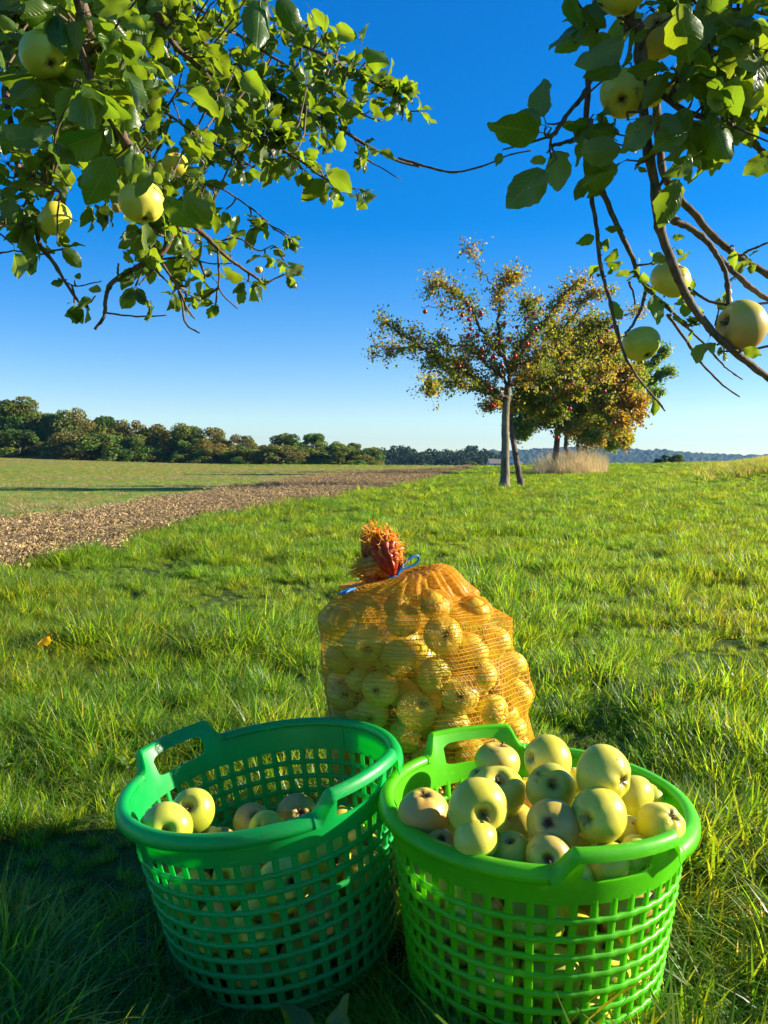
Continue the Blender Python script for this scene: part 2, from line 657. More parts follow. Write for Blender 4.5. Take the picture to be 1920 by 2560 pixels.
# field: short greens and rows of pale stubble
protos = [tuft('field_a', 50, .04, .10, .006, .09, 1.0, .15, MAT_FIELD, 3),
          tuft('field_b', 40, .03, .08, .006, .10, 1.3, .3, MAT_FIELD, 3),
          tuft('field_c', 26, .07, .16, .0055, .07, 0.45, .0, MAT_STUB, 2)]
x, y = fan(34000, 7, 176, -0.62, 0.25, 1.25, 3)
k = (x < xl(y) - 0.02)
x, y = x[k], y[k]
st = vnoise(x * 0.22, y, 0.30, 2.0) + 0.55 * vnoise(x, y, .8, 7.)
k = (st > -0.55)
x, y, st = x[k], y[k], st[k]
pk = np.where(st + NR.normal(0, .12, len(x)) > 0.28, 2, NR.integers(0, 2, len(x)))
d = np.hypot(x, y)
s = (0.8 + 0.5 * NR.random(len(x))) * (1 + 1.2 * sstep(15, 60, d) + 1.6 * sstep(60, 160, d))
scatter('stubble', 'short green regrowth and pale stubble in bands on the field', protos,
        np.stack([x, y, G(x, y)], 1), np.stack([0 * x, 0 * x, NR.uniform(0, 6.28, len(x))], 1),
        np.stack([s, s, 0.55 * s ** .4], 1), pk)


# chopped straw and clods on the ploughed strip
def flakes(name, n, L, Wd, spread, mat):
    rr = random.Random(name)
    mb = MB()
    for _ in range(n):
        c = Vector((rr.uniform(-spread, spread), rr.uniform(-spread, spread), rr.uniform(0.004, 0.035)))
        d = Vector((rr.gauss(0, 1), rr.gauss(0, 1), rr.gauss(0, .35))).normalized()
        sd = d.cross(rvec(rr)).normalized()
        l_, w_2 = L * rr.uniform(.4, 1.2), Wd * rr.uniform(.5, 1.5)
        m = c + UP * rr.uniform(0, .015)
        mb.add([c - d * l_ / 2 - sd * w_2 / 2, c - d * l_ / 2 + sd * w_2 / 2, m + sd * w_2 / 2, c + d * l_ / 2, m - sd * w_2 / 2],
               [(0, 1, 2, 4), (4, 2, 3)], (lambda g: (g, g * rr.uniform(.85, 1.05), g * rr.uniform(.7, 1.1)))(rr.uniform(.5, 1.5)))
    return bpy.data.objects.new(name, mb.mesh(name, mat))


protos = [flakes('flake_a', 50, .034, .005, .11, MAT_STRAW), flakes('flake_b', 36, .022, .012, .11, MAT_STRAW), flakes('flake_c', 30, .07, .003, .12, MAT_STRAW), tuft('strip_weed', 12, .03, .09, .006, .06, 1.0, .1, MAT_FIELD, 3)]
n = 12000
u = NR.random(n)
y = 3 * (80 / 3.0) ** u
t = NR.random(n)
x = xl(y) * (1 - t) + xr(y) * t + NR.normal(0, .06, n)
s = (0.7 + 0.6 * NR.random(n)) * (1 + 0.8 * sstep(12, 60, y))
scatter('straw', 'chopped brown straw and clods littering the ploughed strip', protos,
        np.stack([x, y, G(x, y) + 0.05], 1), np.stack([NR.normal(0, .3, n), NR.normal(0, .3, n), NR.uniform(0, 6.28, n)], 1),
        np.stack([s, s, s], 1), NR.choice(4, n, p=[.34, .33, .27, .06]))

# tall pale dry grass round the feet of the farther trees
protos = [tuft('dry_a', 60, .3, 1.15, .011, .26, .5, .0, MAT_DRY, 4), tuft('dry_b', 50, .5, 1.45, .010, .24, .4, .0, MAT_DRY, 4)]
n = 900
c0, c1 = pt(1400, 1170, 40), pt(1440, 1160, 62)
t = NR.random(n)
x = c0.x + (c1.x - c0.x) * t + NR.normal(0, 0.75, n) + 0.2
x = np.clip(x, None, 1e9)
y = c0.y - 1.5 + (c1.y - c0.y) * t + NR.normal(0, .6, n)
a_ = x / y
k = (a_ > 0.175) & (a_ < 0.263)
x, y = x[k], y[k]
n = len(x)
s = 0.55 + 0.5 * NR.random(n)
scatter('dry_grass', 'tall pale dry grass standing round the feet of the farther trees', protos,
        np.stack([x, y, G(x, y)], 1), np.stack([NR.normal(0, .1, n), NR.normal(.08, .1, n), NR.uniform(0, 6.28, n)], 1),
        np.stack([s * 1.1, s * 1.1, s], 1), NR.integers(0, 2, n))

# rough herbage on the bank at the right
protos = [tuft('rough_a', 50, .15, .4, .02, .16, .8, .05, MAT_GRASS, 3), tuft('rough_b', 40, .2, .5, .015, .16, .6, .14, MAT_FIELD, 3)]
n = 5200
y = NR.uniform(24, 92, n)
x = y * (0.47 + NR.normal(0, .055, n)) + 0.5
k = (x / y > 0.36 + 0.03 * np.sin(y * .5)) & (x / y < 0.66)
x, y = x[k], y[k]
n = len(x)
s = 0.5 + 0.6 * NR.random(n)
scatter('rough_herbage', 'coarse overgrown herbage along the low bank at the edge of the meadow', protos,
        np.stack([x, y, G(x, y)], 1), np.stack([0 * x, 0 * x, NR.uniform(0, 6.28, n)], 1), np.stack([s, s, s * .8], 1), NR.integers(0, 2, n))


# ---------------------------------------------------------------- far wood, hills
def hill(name, label, dist, base, prof, seed, depth, bump_h, bump_s, n=520):
    """ridge covered in trees: a strip of land whose top edge is broken by crowns"""
    a = np.linspace(prof[0][0], prof[-1][0], n)
    top = np.interp(a, [p[0] for p in prof], [p[1] for p in prof])
    rows = 16
    P = np.zeros((rows, n, 3))
    for i in range(rows):
        t = i / (rows - 1)
        dd = dist + depth * t
        x, y = a * dd, np.full(n, dd)
        z = base + (top - base) * (1 - (1 - t) ** 2.2)
        w = np.array([abs(noise.noise((u * bump_s, t * depth * bump_s * 1.2 + seed, seed))) + .5 * noise.noise((u * bump_s * 2.7, t * depth * bump_s * 3, seed + 5)) for u in x])
        P[i, :, 0], P[i, :, 1], P[i, :, 2] = x, y + 0, z + (w * bump_h) * (0.3 + .7 * min(1, t * 3)) if i else z * 0 + base - 5
    o = link(name, grid_mesh(name, P, MAT_HILL, smooth=False))
    tag(o, label, kind='structure')
    return o


def zz(py, d):
    return pt(960, py, d).z


hill('hills', 'long blue wooded ridge on the horizon', 1900, -10,
     [(-.9, zz(1150, 2300)), (-.3, zz(1130, 2300)), (-.05, zz(1132, 2300)), (.05, zz(1134, 2300)), (.16, zz(1128, 2300)), (.24, zz(1120, 2300)), (.32, zz(1128, 2300)), (.40, zz(1139, 2300)), (.5, zz(1142, 2300)), (.9, zz(1150, 2300))], 3.3, 400, 9, 0.045, 1400)

# ---------------------------------------------------------------- woodland trees
def leaf_cloud(rr, lobes, n, size, tone, name, mat=MAT_FAR, light=(1, 1, 1)):
    """leaf-sprays spread over the outside and inside of many lobes"""
    P, Dr, Nn, S, T = [], [], [], [], []
    vol = np.array([l[1] ** 2 for l in lobes])
    vol /= vol.sum()
    for li, (c, r, fl) in enumerate(lobes):
        m = int(n * vol[li])
        v = NR.normal(size=(m, 3))
        v /= np.linalg.norm(v, axis=1, keepdims=True)
        rad = r * (0.55 + 0.5 * NR.random(m) ** 0.5)
        q = v * rad[:, None] * np.array([1, 1, fl]) + np.array(c)
        P.append(q)
        Nn.append(v + NR.normal(0, .5, (m, 3)))
        Dr.append(NR.normal(size=(m, 3)) + np.array([0, 0, -.3]))
        S.append(size * NR.uniform(.6, 1.4, m))
        lt = tone[rr.randrange(len(tone))]
        g = NR.uniform(.65, 1.3, (m, 1))
        T.append(np.array(lt)[None, :] * g * rr.uniform(.8, 1.2) * NR.uniform(.9, 1.1, (m, 3)))
    return cards_mesh(name, np.concatenate(P), np.concatenate(Dr), np.concatenate(Nn), np.concatenate(S), np.concatenate(T), mat, .8, .1)


GREEN = [(.13, .20, .028), (.10, .18, .025), (.16, .20, .03), (.18, .18, .03), (.09, .15, .025)]
AUTUMN = [(.22, .19, .04), (.22, .16, .04), (.16, .19, .04), (.24, .18, .04)]
wood_protos = []
for i in range(7):
    rr = random.Random(50 + i)
    lobes = []
    for k_ in range(44):
        a = rr.uniform(0, 6.283)
        zt = rr.uniform(0.14, 1.0)
        rmax = (0.40 if zt > .5 else .42) * math.sin(math.pi * min(1, (0.25 + 0.72 * zt))) ** .7 + .05
        q = rmax * rr.uniform(.5, 1.0)
        lobes.append(((q * math.cos(a), q * math.sin(a), zt * .86), rr.choice((.06, .08, .11, .15)) * rr.uniform(.8, 1.2), .8))
    tone = AUTUMN if i in (2, 4) else GREEN if i != 5 else GREEN + AUTUMN
    crown = leaf_cloud(rr, lobes, 6500, .042, tone, 'crown')
    tm = MB()
    tm.tube([(0, 0, -.05), (.01, 0, .2), (0, .01, .5), (.02, 0, .8)], [.022, .018, .012, .004], 7)
    for k_ in range(6):
        a = k_ * 1.05 + rr.random()
        tm.tube([(0, 0, .2 + .07 * k_), (.14 * math.cos(a), .14 * math.sin(a), .35 + .07 * k_), (.27 * math.cos(a), .27 * math.sin(a), .45 + .07 * k_)], [.009, .006, .002], 5)
    wood_protos.append((tm.mesh('trunk', MAT_BARKF), crown))


def wood_tree(x, y, h, wid, i, label, name='broadleaf_tree', group='trees along the edge of the wood', cat='tree', zoff=0.0):
    e = link(name, None)
    e.location = (x, y, G1(x, y) + zoff)
    e.scale = (h * wid, h * wid, h)
    e.rotation_euler = (0, 0, R.uniform(0, 6.28))
    tag(e, label, cat, group)
    for nm, me in zip(('trunk', 'crown'), wood_protos[i]):
        o = link(nm, me, e)
    return e


# (display x of the crown, display y of its top, distance, width factor, prototype, words)
WOOD = [(-60, 850, 175, 1.1, 0, 'tall green tree at the cut left end of the wood, half out of the photo'),
        (40, 858, 172, 1.15, 1, 'tallest round green tree at the left end of the wood edge'),
        (112, 893, 170, .8, 6, 'slim dark tree tucked right of the tallest tree in the wood'),
        (163, 878, 170, 1.05, 2, 'second tall tree of the wood from the left, with a pale rounded top'),
        (228, 899, 172, 1.0, 0, 'dark full-crowned tree third along the wood from the left'),
        (282, 905, 168, 1.1, 4, 'broad olive-brown tree in the middle of the wood edge'),
        (338, 915, 168, 1.2, 5, 'bushy brown-green tree whose leaves reach down to the field'),
        (398, 916, 166, 1.2, 1, 'dark domed tree standing just right of the brown-green bushy one'),
        (452, 922, 168, 1.35, 4, 'wide low russet-brown tree near the middle right of the wood'),
        (520, 938, 170, 1.25, 2, 'yellowish tree beside the dip in the wood edge'),
        (566, 962, 172, 1.5, 5, 'low brown tree filling the dip in the wood edge'),
        (622, 934, 168, 1.3, 3, 'rounded fresh-green tree right of the dip in the wood edge'),
        (678, 937, 170, 1.25, 6, 'second rounded green tree right of the dip in the wood edge'),
        (728, 956, 174, 1.2, 1, 'small green tree third from the right end of the wood edge'),
        (765, 958, 172, 1.2, 0, 'small dark tree second from the right end of the wood edge'),
        (800, 966, 178, 1.6, 3, 'last low green tree at the right end of the wood edge')]
K = 1.15732
for dx, dy, d, w_, i, lb in WOOD:
    p = pt(dx * K, 1150, d)
    z0 = G1(p.x, p.y)
    top = pt(dx * K, dy * K - 4, d).z
    wood_tree(p.x, p.y, (top - z0) / 1.0, w_, i, lb)
# second rank that closes the gaps behind and the shrubs at the wood's foot
for k_, dx in enumerate(range(-80, 800, 22)):
    d = 188 + R.uniform(0, 12)
    p = pt(dx * K, 1150, d)
    dy = float(np.interp(dx, [-80, 40, 160, 280, 400, 520, 566, 622, 730, 800], [880, 880, 900, 925, 932, 955, 975, 955, 972, 980])) + R.uniform(-4, 8)
    h = pt(dx * K, dy * K, d).z - G1(p.x, p.y)
    wood_tree(p.x, p.y, h, 1.2, R.randrange(7), 'tree of the second rank showing between the front trees of the wood', group='second rank of trees in the wood')
for k_, dx in enumerate(range(-70, 800, 19)):
    d = 163 + R.uniform(-3, 3)
    p = pt(dx * K + R.uniform(-6, 6), 1150, d)
    h = R.uniform(2.2, 6.0) * (1.15 if dx < 300 else .8)
    wood_tree(p.x, p.y, h * 1.25, R.uniform(1.1, 2.2), R.randrange(7), 'low shrub at the foot of the wood where it meets the field', name='shrub', group='shrubs along the foot of the wood', cat='shrub', zoff=-h * .38)

# far belt of dark trees beyond the end of the wood
P_, D_, N_, S_, T_ = [], [], [], [], []
rr = random.Random(5)
lobes = []
for k_ in range(420):
    t = rr.random()
    d = rr.uniform(430, 520)
    px_ = 900 + t * 360
    p = pt(px_, 1150, d)
    top = 1120 + 6 * math.sin(px_ * .03) + rr.uniform(-4, 10) + (14 if px_ > 1215 else 0)
    zt = pt(px_, top, d).z
    z0 = -9
    zc = rr.uniform(z0 + 2, zt - 1.5)
    lobes.append(((p.x, p.y, zc), rr.uniform(1.8, 3.2), .9))
far = link('wood', leaf_cloud(rr, lobes, 26000, 1.3, [(.03, .06, .02), (.025, .05, .018), (.04, .06, .02)], 'wood'))
tag(far, 'dark belt of distant trees beyond the end of the ploughed strip', kind='stuff')
# trees in front of the belt near the house and the bush clump on the right
for dx, dy, d, w_, i, lb, nm in ((1020, 996, 330, 1.6, 5, 'pale bushy tree left of the white farmhouse', 'broadleaf_tree'),
                               (1136, 1000, 330, 1.5, 1, 'small round tree just right of the white farmhouse gable', 'broadleaf_tree')):
    p = pt(dx * K, 1150, d)
    z0 = G1(p.x, p.y)
    wood_tree(p.x, p.y, pt(dx * K, dy * K, d).z - z0, w_, i, lb, nm, 'trees by the farmhouse')
for dx, dy, w_, i, lb in ((1438, 982, 1.5, 0, 'round dark bush at the left of the clump on the right horizon'),
                          (1462, 979, 1.4, 3, 'taller green bush at the right of the clump on the right horizon'),
                          (1418, 990, 1.6, 1, 'lowest bush, left edge of the clump on the right horizon')):
    p = pt(dx * K, 1150, 96)
    z0 = G1(p.x, p.y)
    h = pt(dx * K, dy * K, 96).z - z0
    wood_tree(p.x, p.y, h * 1.1, w_, i, lb, 'bush', 'bushes on the right horizon', 'bush', -h * .1)

# ---------------------------------------------------------------- farmhouse
def plain(name, col, rough=.7, spec=.3, nscale=None, var=.15):
    M = Mat(name)
    if nscale:
        a = M.noise(nscale, 4)
        M.l(M.mix(a, tuple(c * (1 - var) for c in col), tuple(min(1, c * (1 + var)) for c in col)), M.b.inputs['Base Color'])
    else:
        M.b.inputs['Base Color'].default_value = col + (1,)
    M.b.inputs['Roughness'].default_value = rough
    M.b.inputs['Specular IOR Level'].default_value = spec
    return M.m


M_WHITE = plain('white_render', (.78, .76, .72), nscale=.8)
M_TILE = plain('red_tile', (.22, .17, .13), nscale=2)
M_SLATE = plain('dark_slate', (.06, .065, .08), nscale=2)
M_GLASS = plain('window_glass', (.04, .05, .06), .1, .6)


def house(px, py_eave, d, wid, dep, eave, ridge, rot, roofm, label, gable_front=False):
    p = pt(px, py_eave, d)
    e = link('farmhouse', None)
    e.location = (p.x, p.y, p.z - eave)
    e.rotation_euler = (0, 0, rot)
    tag(e, label, 'house', 'farm buildings')
    mb = MB()
    w, dd = wid / 2, dep / 2
    mb.add([(-w, -dd, -3), (w, -dd, -3), (w, dd, -3), (-w, dd, -3), (-w, -dd, eave), (w, -dd, eave), (w, dd, eave), (-w, dd, eave), (-w, 0, ridge), (w, 0, ridge)],
           [(0, 1, 5, 4), (2, 3, 7, 6), (1, 2, 6, 9, 5), (3, 0, 4, 8, 7)])
    mb.build('wall', M_WHITE, e, False)
    rf = MB()
    o_ = .4
    sl = (ridge - eave) / dd
    for s_ in (-1, 1):
        v = [(-w - o_, s_ * (dd + o_), eave - o_ * sl), (w + o_, s_ * (dd + o_), eave - o_ * sl), (w + o_, 0, ridge), (-w - o_, 0, ridge)]
        v2 = [(a, b, c + .22) for a, b, c in v]
        rf.add(v + v2, [(0, 1, 2, 3), (4, 7, 6, 5), (0, 4, 5, 1), (1, 5, 6, 2), (3, 2, 6, 7), (0, 3, 7, 4)])
    roof = rf.build('roof', roofm, e, False)
    ch = MB()
    ch.box((w * .4, 0, ridge + .5), (.7, .7, 1.4))
    ch.build('chimney', M_TILE, roof, False)
    wn = MB()
    wn.box((0, 0, 0), (1.0, .12, 1.2))
    me = wn.mesh('window', M_GLASS, False)
    for k_ in range(3):
        o = link('window', me, e)
        o.location = (-w + wid * (k_ + .7) / 3.2, -dd - .04, eave - 1.1)
    o = link('window', me, e)
    o.location = (-w - .04, 0, eave - .6)
    o.rotation_euler = (0, 0, math.pi / 2)
    return e


house(1245, 1159, 390, 9, 7, 2.8, 4.9, .15, M_TILE, 'long low farmhouse with a reddish roof behind the nearest tree trunk')
house(1283, 1158, 380, 9, 7, 3.4, 6.2, 1.25, M_SLATE, 'white gabled farmhouse glimpsed between the two nearest tree trunks')

# ---------------------------------------------------------------- walker on the crest
M_SHIRT = plain('pale_blue_shirt', (.55, .62, .75))
M_TROU = plain('dark_trousers', (.04, .045, .07))
M_SKIN = plain('skin', (.5, .3, .22))
M_HAIR = plain('brown_hair', (.06, .04, .03))


def skinned(name, verts, edges, rad, mat, parent, sub=1):
    me = bpy.data.meshes.new(name)
    me.from_pydata(verts, edges, [])
    o = link(name, me, parent)
    md = o.modifiers.new('skin', 'SKIN')
    sv = me.skin_vertices[0].data
    for i, r in enumerate(rad):
        sv[i].radius = (r, r)
        sv[i].use_root = (i == 0)
    md.use_smooth_shade = True
    s_ = o.modifiers.new('sub', 'SUBSURF')
    s_.levels = s_.render_levels = sub
    me.materials.append(mat)
    return o


pp = pt(1618, 1163, 195)
e = link('person', None)
e.location = (pp.x, pp.y, G1(pp.x, pp.y) + 0.02)
tag(e, 'distant walker in a pale top and dark trousers on the crest of the meadow', 'person')
body = skinned('body', [(0, 0, .95), (0, 0, 1.15), (0, 0, 1.38), (0, 0, 1.5), (0, 0, 1.58), (0, .01, 1.68),
                        (.1, 0, .92), (.12, .12, .5), (.12, -.02, .08), (.12, .14, .04), (-.1, 0, .92), (-.12, -.16, .5), (-.12, -.34, .12), (-.12, -.24, .04),
                        (.2, 0, 1.40), (.25, -.08, 1.12), (.25, .1, .9), (.25, .13, .82), (-.2, 0, 1.40), (-.25, .08, 1.12), (-.25, .24, .92), (-.25, .28, .85)],
               [(0, 1), (1, 2), (2, 3), (3, 4), (4, 5), (0, 6), (6, 7), (7, 8), (8, 9), (0, 10), (10, 11), (11, 12), (12, 13), (2, 14), (14, 15), (15, 16), (16, 17), (2, 18), (18, 19), (19, 20), (20, 21)],
               [.13, .12, .14, .06, .055, .1, .09, .06, .04, .035, .09, .06, .04, .035, .06, .045, .035, .035, .06, .045, .035, .035], M_SKIN, e)
skinned('shirt', [(0, 0, .98), (0, 0, 1.2), (0, 0, 1.42), (.21, 0, 1.40), (.26, -.08, 1.12), (-.21, 0, 1.40), (-.26, .08, 1.12)],
        [(0, 1), (1, 2), (2, 3), (3, 4), (2, 5), (5, 6)], [.155, .145, .155, .075, .055, .075, .055], M_SHIRT, e)
skinned('trousers', [(0, 0, .97), (.1, 0, .9), (.12, .12, .5), (.12, -.02, .12), (-.1, 0, .9), (-.12, -.16, .5), (-.12, -.34, .15)],
        [(0, 1), (1, 2), (2, 3), (0, 4), (4, 5), (5, 6)], [.15, .105, .08, .06, .105, .08, .06], M_TROU, e)
mb = MB()
mb.tube([(0, -.02, 1.68), (0, -.02, 1.74), (0, -.02, 1.79), (0, -.02, 1.81)], [.112, .11, .07, .02], 10)
mb.build('hair', M_HAIR, e)

# ---------------------------------------------------------------- haze
mb = MB()
mb.box((0, 0, 40), (7400, 7400, 112))
M = Mat('haze')
M.t.nodes.remove(M.b)
pv = M.n('ShaderNodeVolumePrincipled')
pv.inputs['Color'].default_value = (.25, .52, .95, 1)
pv.inputs['Density'].default_value = 0.00011
pv.inputs['Anisotropy'].default_value = 0.3
M.l(pv.outputs[0], M.out.inputs['Volume'])
hz = mb.build('haze', M.m, None, False)
tag(hz, 'thin blue haze over the whole landscape', kind='stuff')

# ---------------------------------------------------------------- orchard trees in the middle distance
def orchard_tree(name, label, base, trunk_pts, trunk_r, limbs, leaf_n, leaf_size, tones, barkm, apples=None, lobes_extra=None, twig=1.0, tl=.55, seed=1, zlow=1.7, dense=1.0, mattint=None):
    """trunk and limbs drawn as given, then twigs and leaves grown along them"""
    rr = random.Random(seed)
    e = link(name, None)
    e.location = base
    inv = Vector(base)
    tag(e, label, 'tree')
    mb = MB()
    tp = catmull([Vector(p) - inv for p in trunk_pts], 5)
    m = len(tp)
    for i in range(m):
        tp[i] += rvec(rr) * trunk_r * .08
    rads = [trunk_r * (1.35 - .35 * min(1, i / 3)) * (1 - .28 * i / m) for i in range(m)]
    mb.tube(tp, rads, 12)
    mb.build('trunk', barkm, e)
    lp = []
    tw = MB()
    for pts, r0 in limbs:
        q = catmull([Vector(p) - inv for p in pts], 5)
        for i in range(1, len(q)):
            q[i] += rvec(rr) * .035
        n = len(q)
        b = MB()
        b.tube(q, [max(.008, .8 * r0 * (1 - .85 * i / n)) for i in range(n)], 8)
        b.build('limb', MAT_BARK2, e)
        L = sum((q[i + 1] - q[i]).length for i in range(n - 1))
        nb = int(L * 13 * twig * (.3 if r0 < .023 else 1))
        for k_ in range(nb):
            t = .12 + .88 * rr.random()
            i = min(n - 2, int(t * (n - 1)))
            p = q[i].lerp(q[i + 1], rr.random())
            ax = (q[i + 1] - q[i]).normalized()
            d = (rvec(rr) + ax * .6 + UP * .15).normalized()
            ln = rr.uniform(.25, 1.15) * tl * (1.15 - .5 * t)
            c = [p]
            for s_ in range(4):
                d = (d + rvec(rr) * .35 + UP * .06).normalized()
                c.append(c[-1] + d * ln / 4)
            tw.tube(c, [.014, .011, .008, .006, .003], 4, False)
            for s_ in range(1, 5):
                lp.append((c[s_], .10 + .06 * rr.random(), d))
                if rr.random() < .5:
                    d2 = (rvec(rr) + d).normalized()
                    c2 = c[s_] + d2 * rr.uniform(.12, .4)
                    tw.tube([c[s_], (c[s_] + c2) / 2 + rvec(rr) * .02, c2], [.006, .005, .003], 3, False)
                    lp.append((c2, .10, d2))
                    lp.append(((c[s_] + c2) / 2, .10, d2))
    tw.build('twigs', barkm, e)['kind'] = 'stuff'
    # leaves
    wts = np.array([1.0 if rr.random() < .8 else .15 for _ in lp])
    idx = NR.choice(len(lp), leaf_n, p=wts / wts.sum())
    base_p = np.array([tuple(l[0]) for l in lp])
    base_d = np.array([tuple(l[2]) for l in lp])
    P = base_p[idx] + NR.normal(0, .07 if leaf_size < .12 else .15, (leaf_n, 3))
    tn = []
    for p in P:
        w = noise.noise((p[0] * .9 + seed, p[1] * .9, p[2] * .9))
        tn.append(w)
    tn = np.array(tn)
    T = np.empty((leaf_n, 3))
    th = tones[0](P + np.array(inv), tn)
    T[:] = th * NR.uniform(.6, 1.45, (leaf_n, 1))
    Dr = NR.normal(size=(leaf_n, 3)) + base_d[idx] * .6
    me = cards_mesh('crown', P, Dr, NR.normal(size=(leaf_n, 3)) + np.array([0.2, 0, .5]), leaf_size * NR.uniform(.6, 1.4, leaf_n), T, MAT_CROWN, .6, .12)
    link('crown', me, e)
    if apples:
        for p in apples:
            o = link('apple', RED_MESH, e)
            o.location = Vector(p) - inv
            o.rotation_euler = (rr.random(), rr.random(), rr.random() * 6)
            s_ = rr.uniform(.8, 1.15)
            o.scale = (s_, s_, s_)
    return e


MAT_CROWN = leafy('orchard_foliage', (1, 1, 1), (2.2, 2.2, 0.9), 0.45, 0.5, 0.1, 0.4)
RED_MAT = plain('red_apple_skin', (.50, .016, .02), .35, .5, 8, .35)


def lathe_apple(nu, nv, R_, seed, el=1.0, lob=.02):
    """apple of unit radius: deep stem cavity on top, shallow ribbed basin below"""
    rr = random.Random(seed)
    lop = rr.uniform(-.07, .07)
    ph = rr.uniform(0, 6.28)
    vs = []
    for i in range(nv + 1):
        f = math.pi * i / nv
        for j in range(nu):
            t = 2 * math.pi * j / nu
            r = 1 - .44 * math.exp(-(f / .27) ** 2) - .22 * math.exp(-((math.pi - f) / .25) ** 2)
            r *= 1 + lob * math.cos(5 * t + ph) * (.25 + .75 * sstep(1.6, 2.9, f))
            r *= 1 + .018 * math.cos(2 * t + ph * 2) + .02 * noise.noise((math.sin(f) * math.cos(t) * 1.4 + seed, math.sin(f) * math.sin(t) * 1.4, math.cos(f) * 1.4))
            x, y, z = r * math.sin(f) * math.cos(t), r * math.sin(f) * math.sin(t), r * math.cos(f) * el
            tap = 1 + .07 * z
            vs.append(((x * tap + lop * z), y * tap, z))
    fs = []
    for i in range(nv):
        for j in range(nu):
            j2 = (j + 1) % nu
            fs.append((i * nu + j, (i + 1) * nu + j, (i + 1) * nu + j2, i * nu + j2))
    return [(a * R_, b * R_, c * R_) for a, b, c in vs], fs


mb = MB()
mb.add(*lathe_apple(10, 8, .050, 3))
RED_MESH = mb.mesh('red_apple', RED_MAT)


def tone_a(P, w):
    T = np.tile(np.array([.19, .20, .028]), (len(P), 1))
    T[w > .12] = (.26, .20, .035)
    T[w < -.12] = (.11, .15, .02)
    q = NR.random(len(P))
    T[q < .08] = (.28, .12, .03)
    T[q > .90] = (.34, .29, .06)
    return T


def tone_b(P, w):
    """green inside and low on the left, rusty towards the right of the crown"""
    ax = P[:, 0] / P[:, 1]
    T = np.tile(np.array([.16, .20, .028]), (len(P), 1))
    k1 = (w + (ax - .17) * 3.0) > 0.12
    T[k1] = (.22, .19, .03)
    k2 = (w + (ax - .205) * 5.0 + NR.normal(0, .16, len(P))) > 0.42
    T[k2] = (.30, .18, .03)
    T[NR.random(len(P)) < .15] = (.30, .24, .04)
    return T


def tone_c(P, w):
    T = np.tile(np.array([.12, .19, .025]), (len(P), 1))
    T[w > .12] = (.20, .23, .035)
    return T


def D3(dx, dy, d):
    return pt(dx * K, dy * K, d)


def tr(cx, cy):   # crop 3 of the photo to display coordinates
    return (860 + cx / 1.929) / K, (600 + cy / 1.929) / K


def L3(pts, d0, d1):
    n = len(pts)
    out = []
    if d0 < 30:
        d0, d1 = d0 * .904, d1 * .904
    for i, (x, y) in enumerate(pts):
        a, b = tr(x, y)
        out.append(D3(a, b, d0 + (d1 - d0) * i / max(1, n - 1)))
    return out


g = G1(3.1, 22.9)
b1 = D3(1090, 1057, 20.7)
b1.z = G1(b1.x, b1.y) - .02
trunk1 = [b1] + L3([(778, 1000), (778, 850), (785, 760), (790, 700)], 22.9, 22.9)
limbs1 = [
    (L3([(785, 770), (730, 730), (640, 670), (560, 600), (450, 560), (380, 520), (300, 470), (230, 420), (190, 390)], 22.9, 21.9), .10),
    (L3([(780, 780), (700, 740), (600, 710), (520, 680), (450, 700), (400, 705)], 22.9, 21.2), .06),
    (L3([(785, 720), (760, 660), (700, 610), (620, 540), (560, 510), (420, 500), (250, 520), (130, 545)], 22.9, 23.9), .06),
    (L3([(795, 700), (795, 620), (740, 530), (660, 430), (610, 330), (560, 270), (490, 220), (420, 225)], 22.9, 22.3), .07),
    (L3([(795, 620), (750, 480), (745, 340), (760, 240), (800, 200), (835, 180)], 22.9, 23.3), .055),
    (L3([(745, 300), (700, 200), (650, 140), (615, 80), (605, 40)], 23.2, 23.2), .022),
    (L3([(795, 640), (830, 540), (880, 470), (960, 400), (1050, 290), (1110, 240), (1160, 190)], 22.9, 23.2), .07),
    (L3([(800, 700), (860, 650), (950, 590), (1020, 560), (1100, 500), (1200, 430), (1300, 380), (1420, 340)], 22.9, 24.2), .09),
    (L3([(800, 620), (860, 600), (930, 590), (1010, 520), (1080, 400), (1150, 300), (1230, 250), (1280, 260)], 23, 22.2), .06),
    (L3([(795, 700), (870, 680), (960, 680), (1060, 640), (1140, 620)], 22.9, 21.5), .05),
    (L3([(610, 330), (540, 330), (450, 320), (370, 325)], 22.4, 22.0), .02),
    (L3([(790, 660), (860, 540), (900, 420), (880, 330), (900, 300)], 22.9, 24.0), .04),
    (L3([(640, 670), (560, 640), (470, 600), (380, 560)], 22.9, 22.2), .03)]
red = [(545, 345), (582, 345), (602, 322), (655, 368), (568, 383), (600, 415), (612, 420), (583, 482), (652, 432), (788, 376), (835, 412), (853, 398), (905, 437), (935, 372), (868, 505), (775, 510), (742, 480), (690, 548), (700, 556), (752, 577), (852, 560), (530, 603), (738, 705), (730, 710), (820, 725), (443, 660), (440, 695), (420, 712), (410, 715), (398, 315), (785, 472), (680, 545), (596, 405), (604, 428), (762, 568), (688, 560)]
red2 = [(985, 432), (1005, 375), (1075, 322), (1128, 228), (1162, 435), (1245, 468), (1255, 462), (1112, 520), (1104, 534), (1280, 398), (1075, 410), (1045, 455), (980, 510), (1020, 565), (1040, 570), (1000, 545), (1100, 718), (1092, 726), (1105, 735), (1022, 735), (1030, 668), (1155, 738), (1100, 815), (710, 812), (702, 806), (716, 818), (1240, 462), (1213, 660), (1238, 752), (1036, 660), (1300, 855), (1050, 950), (937, 620), (896, 618)]
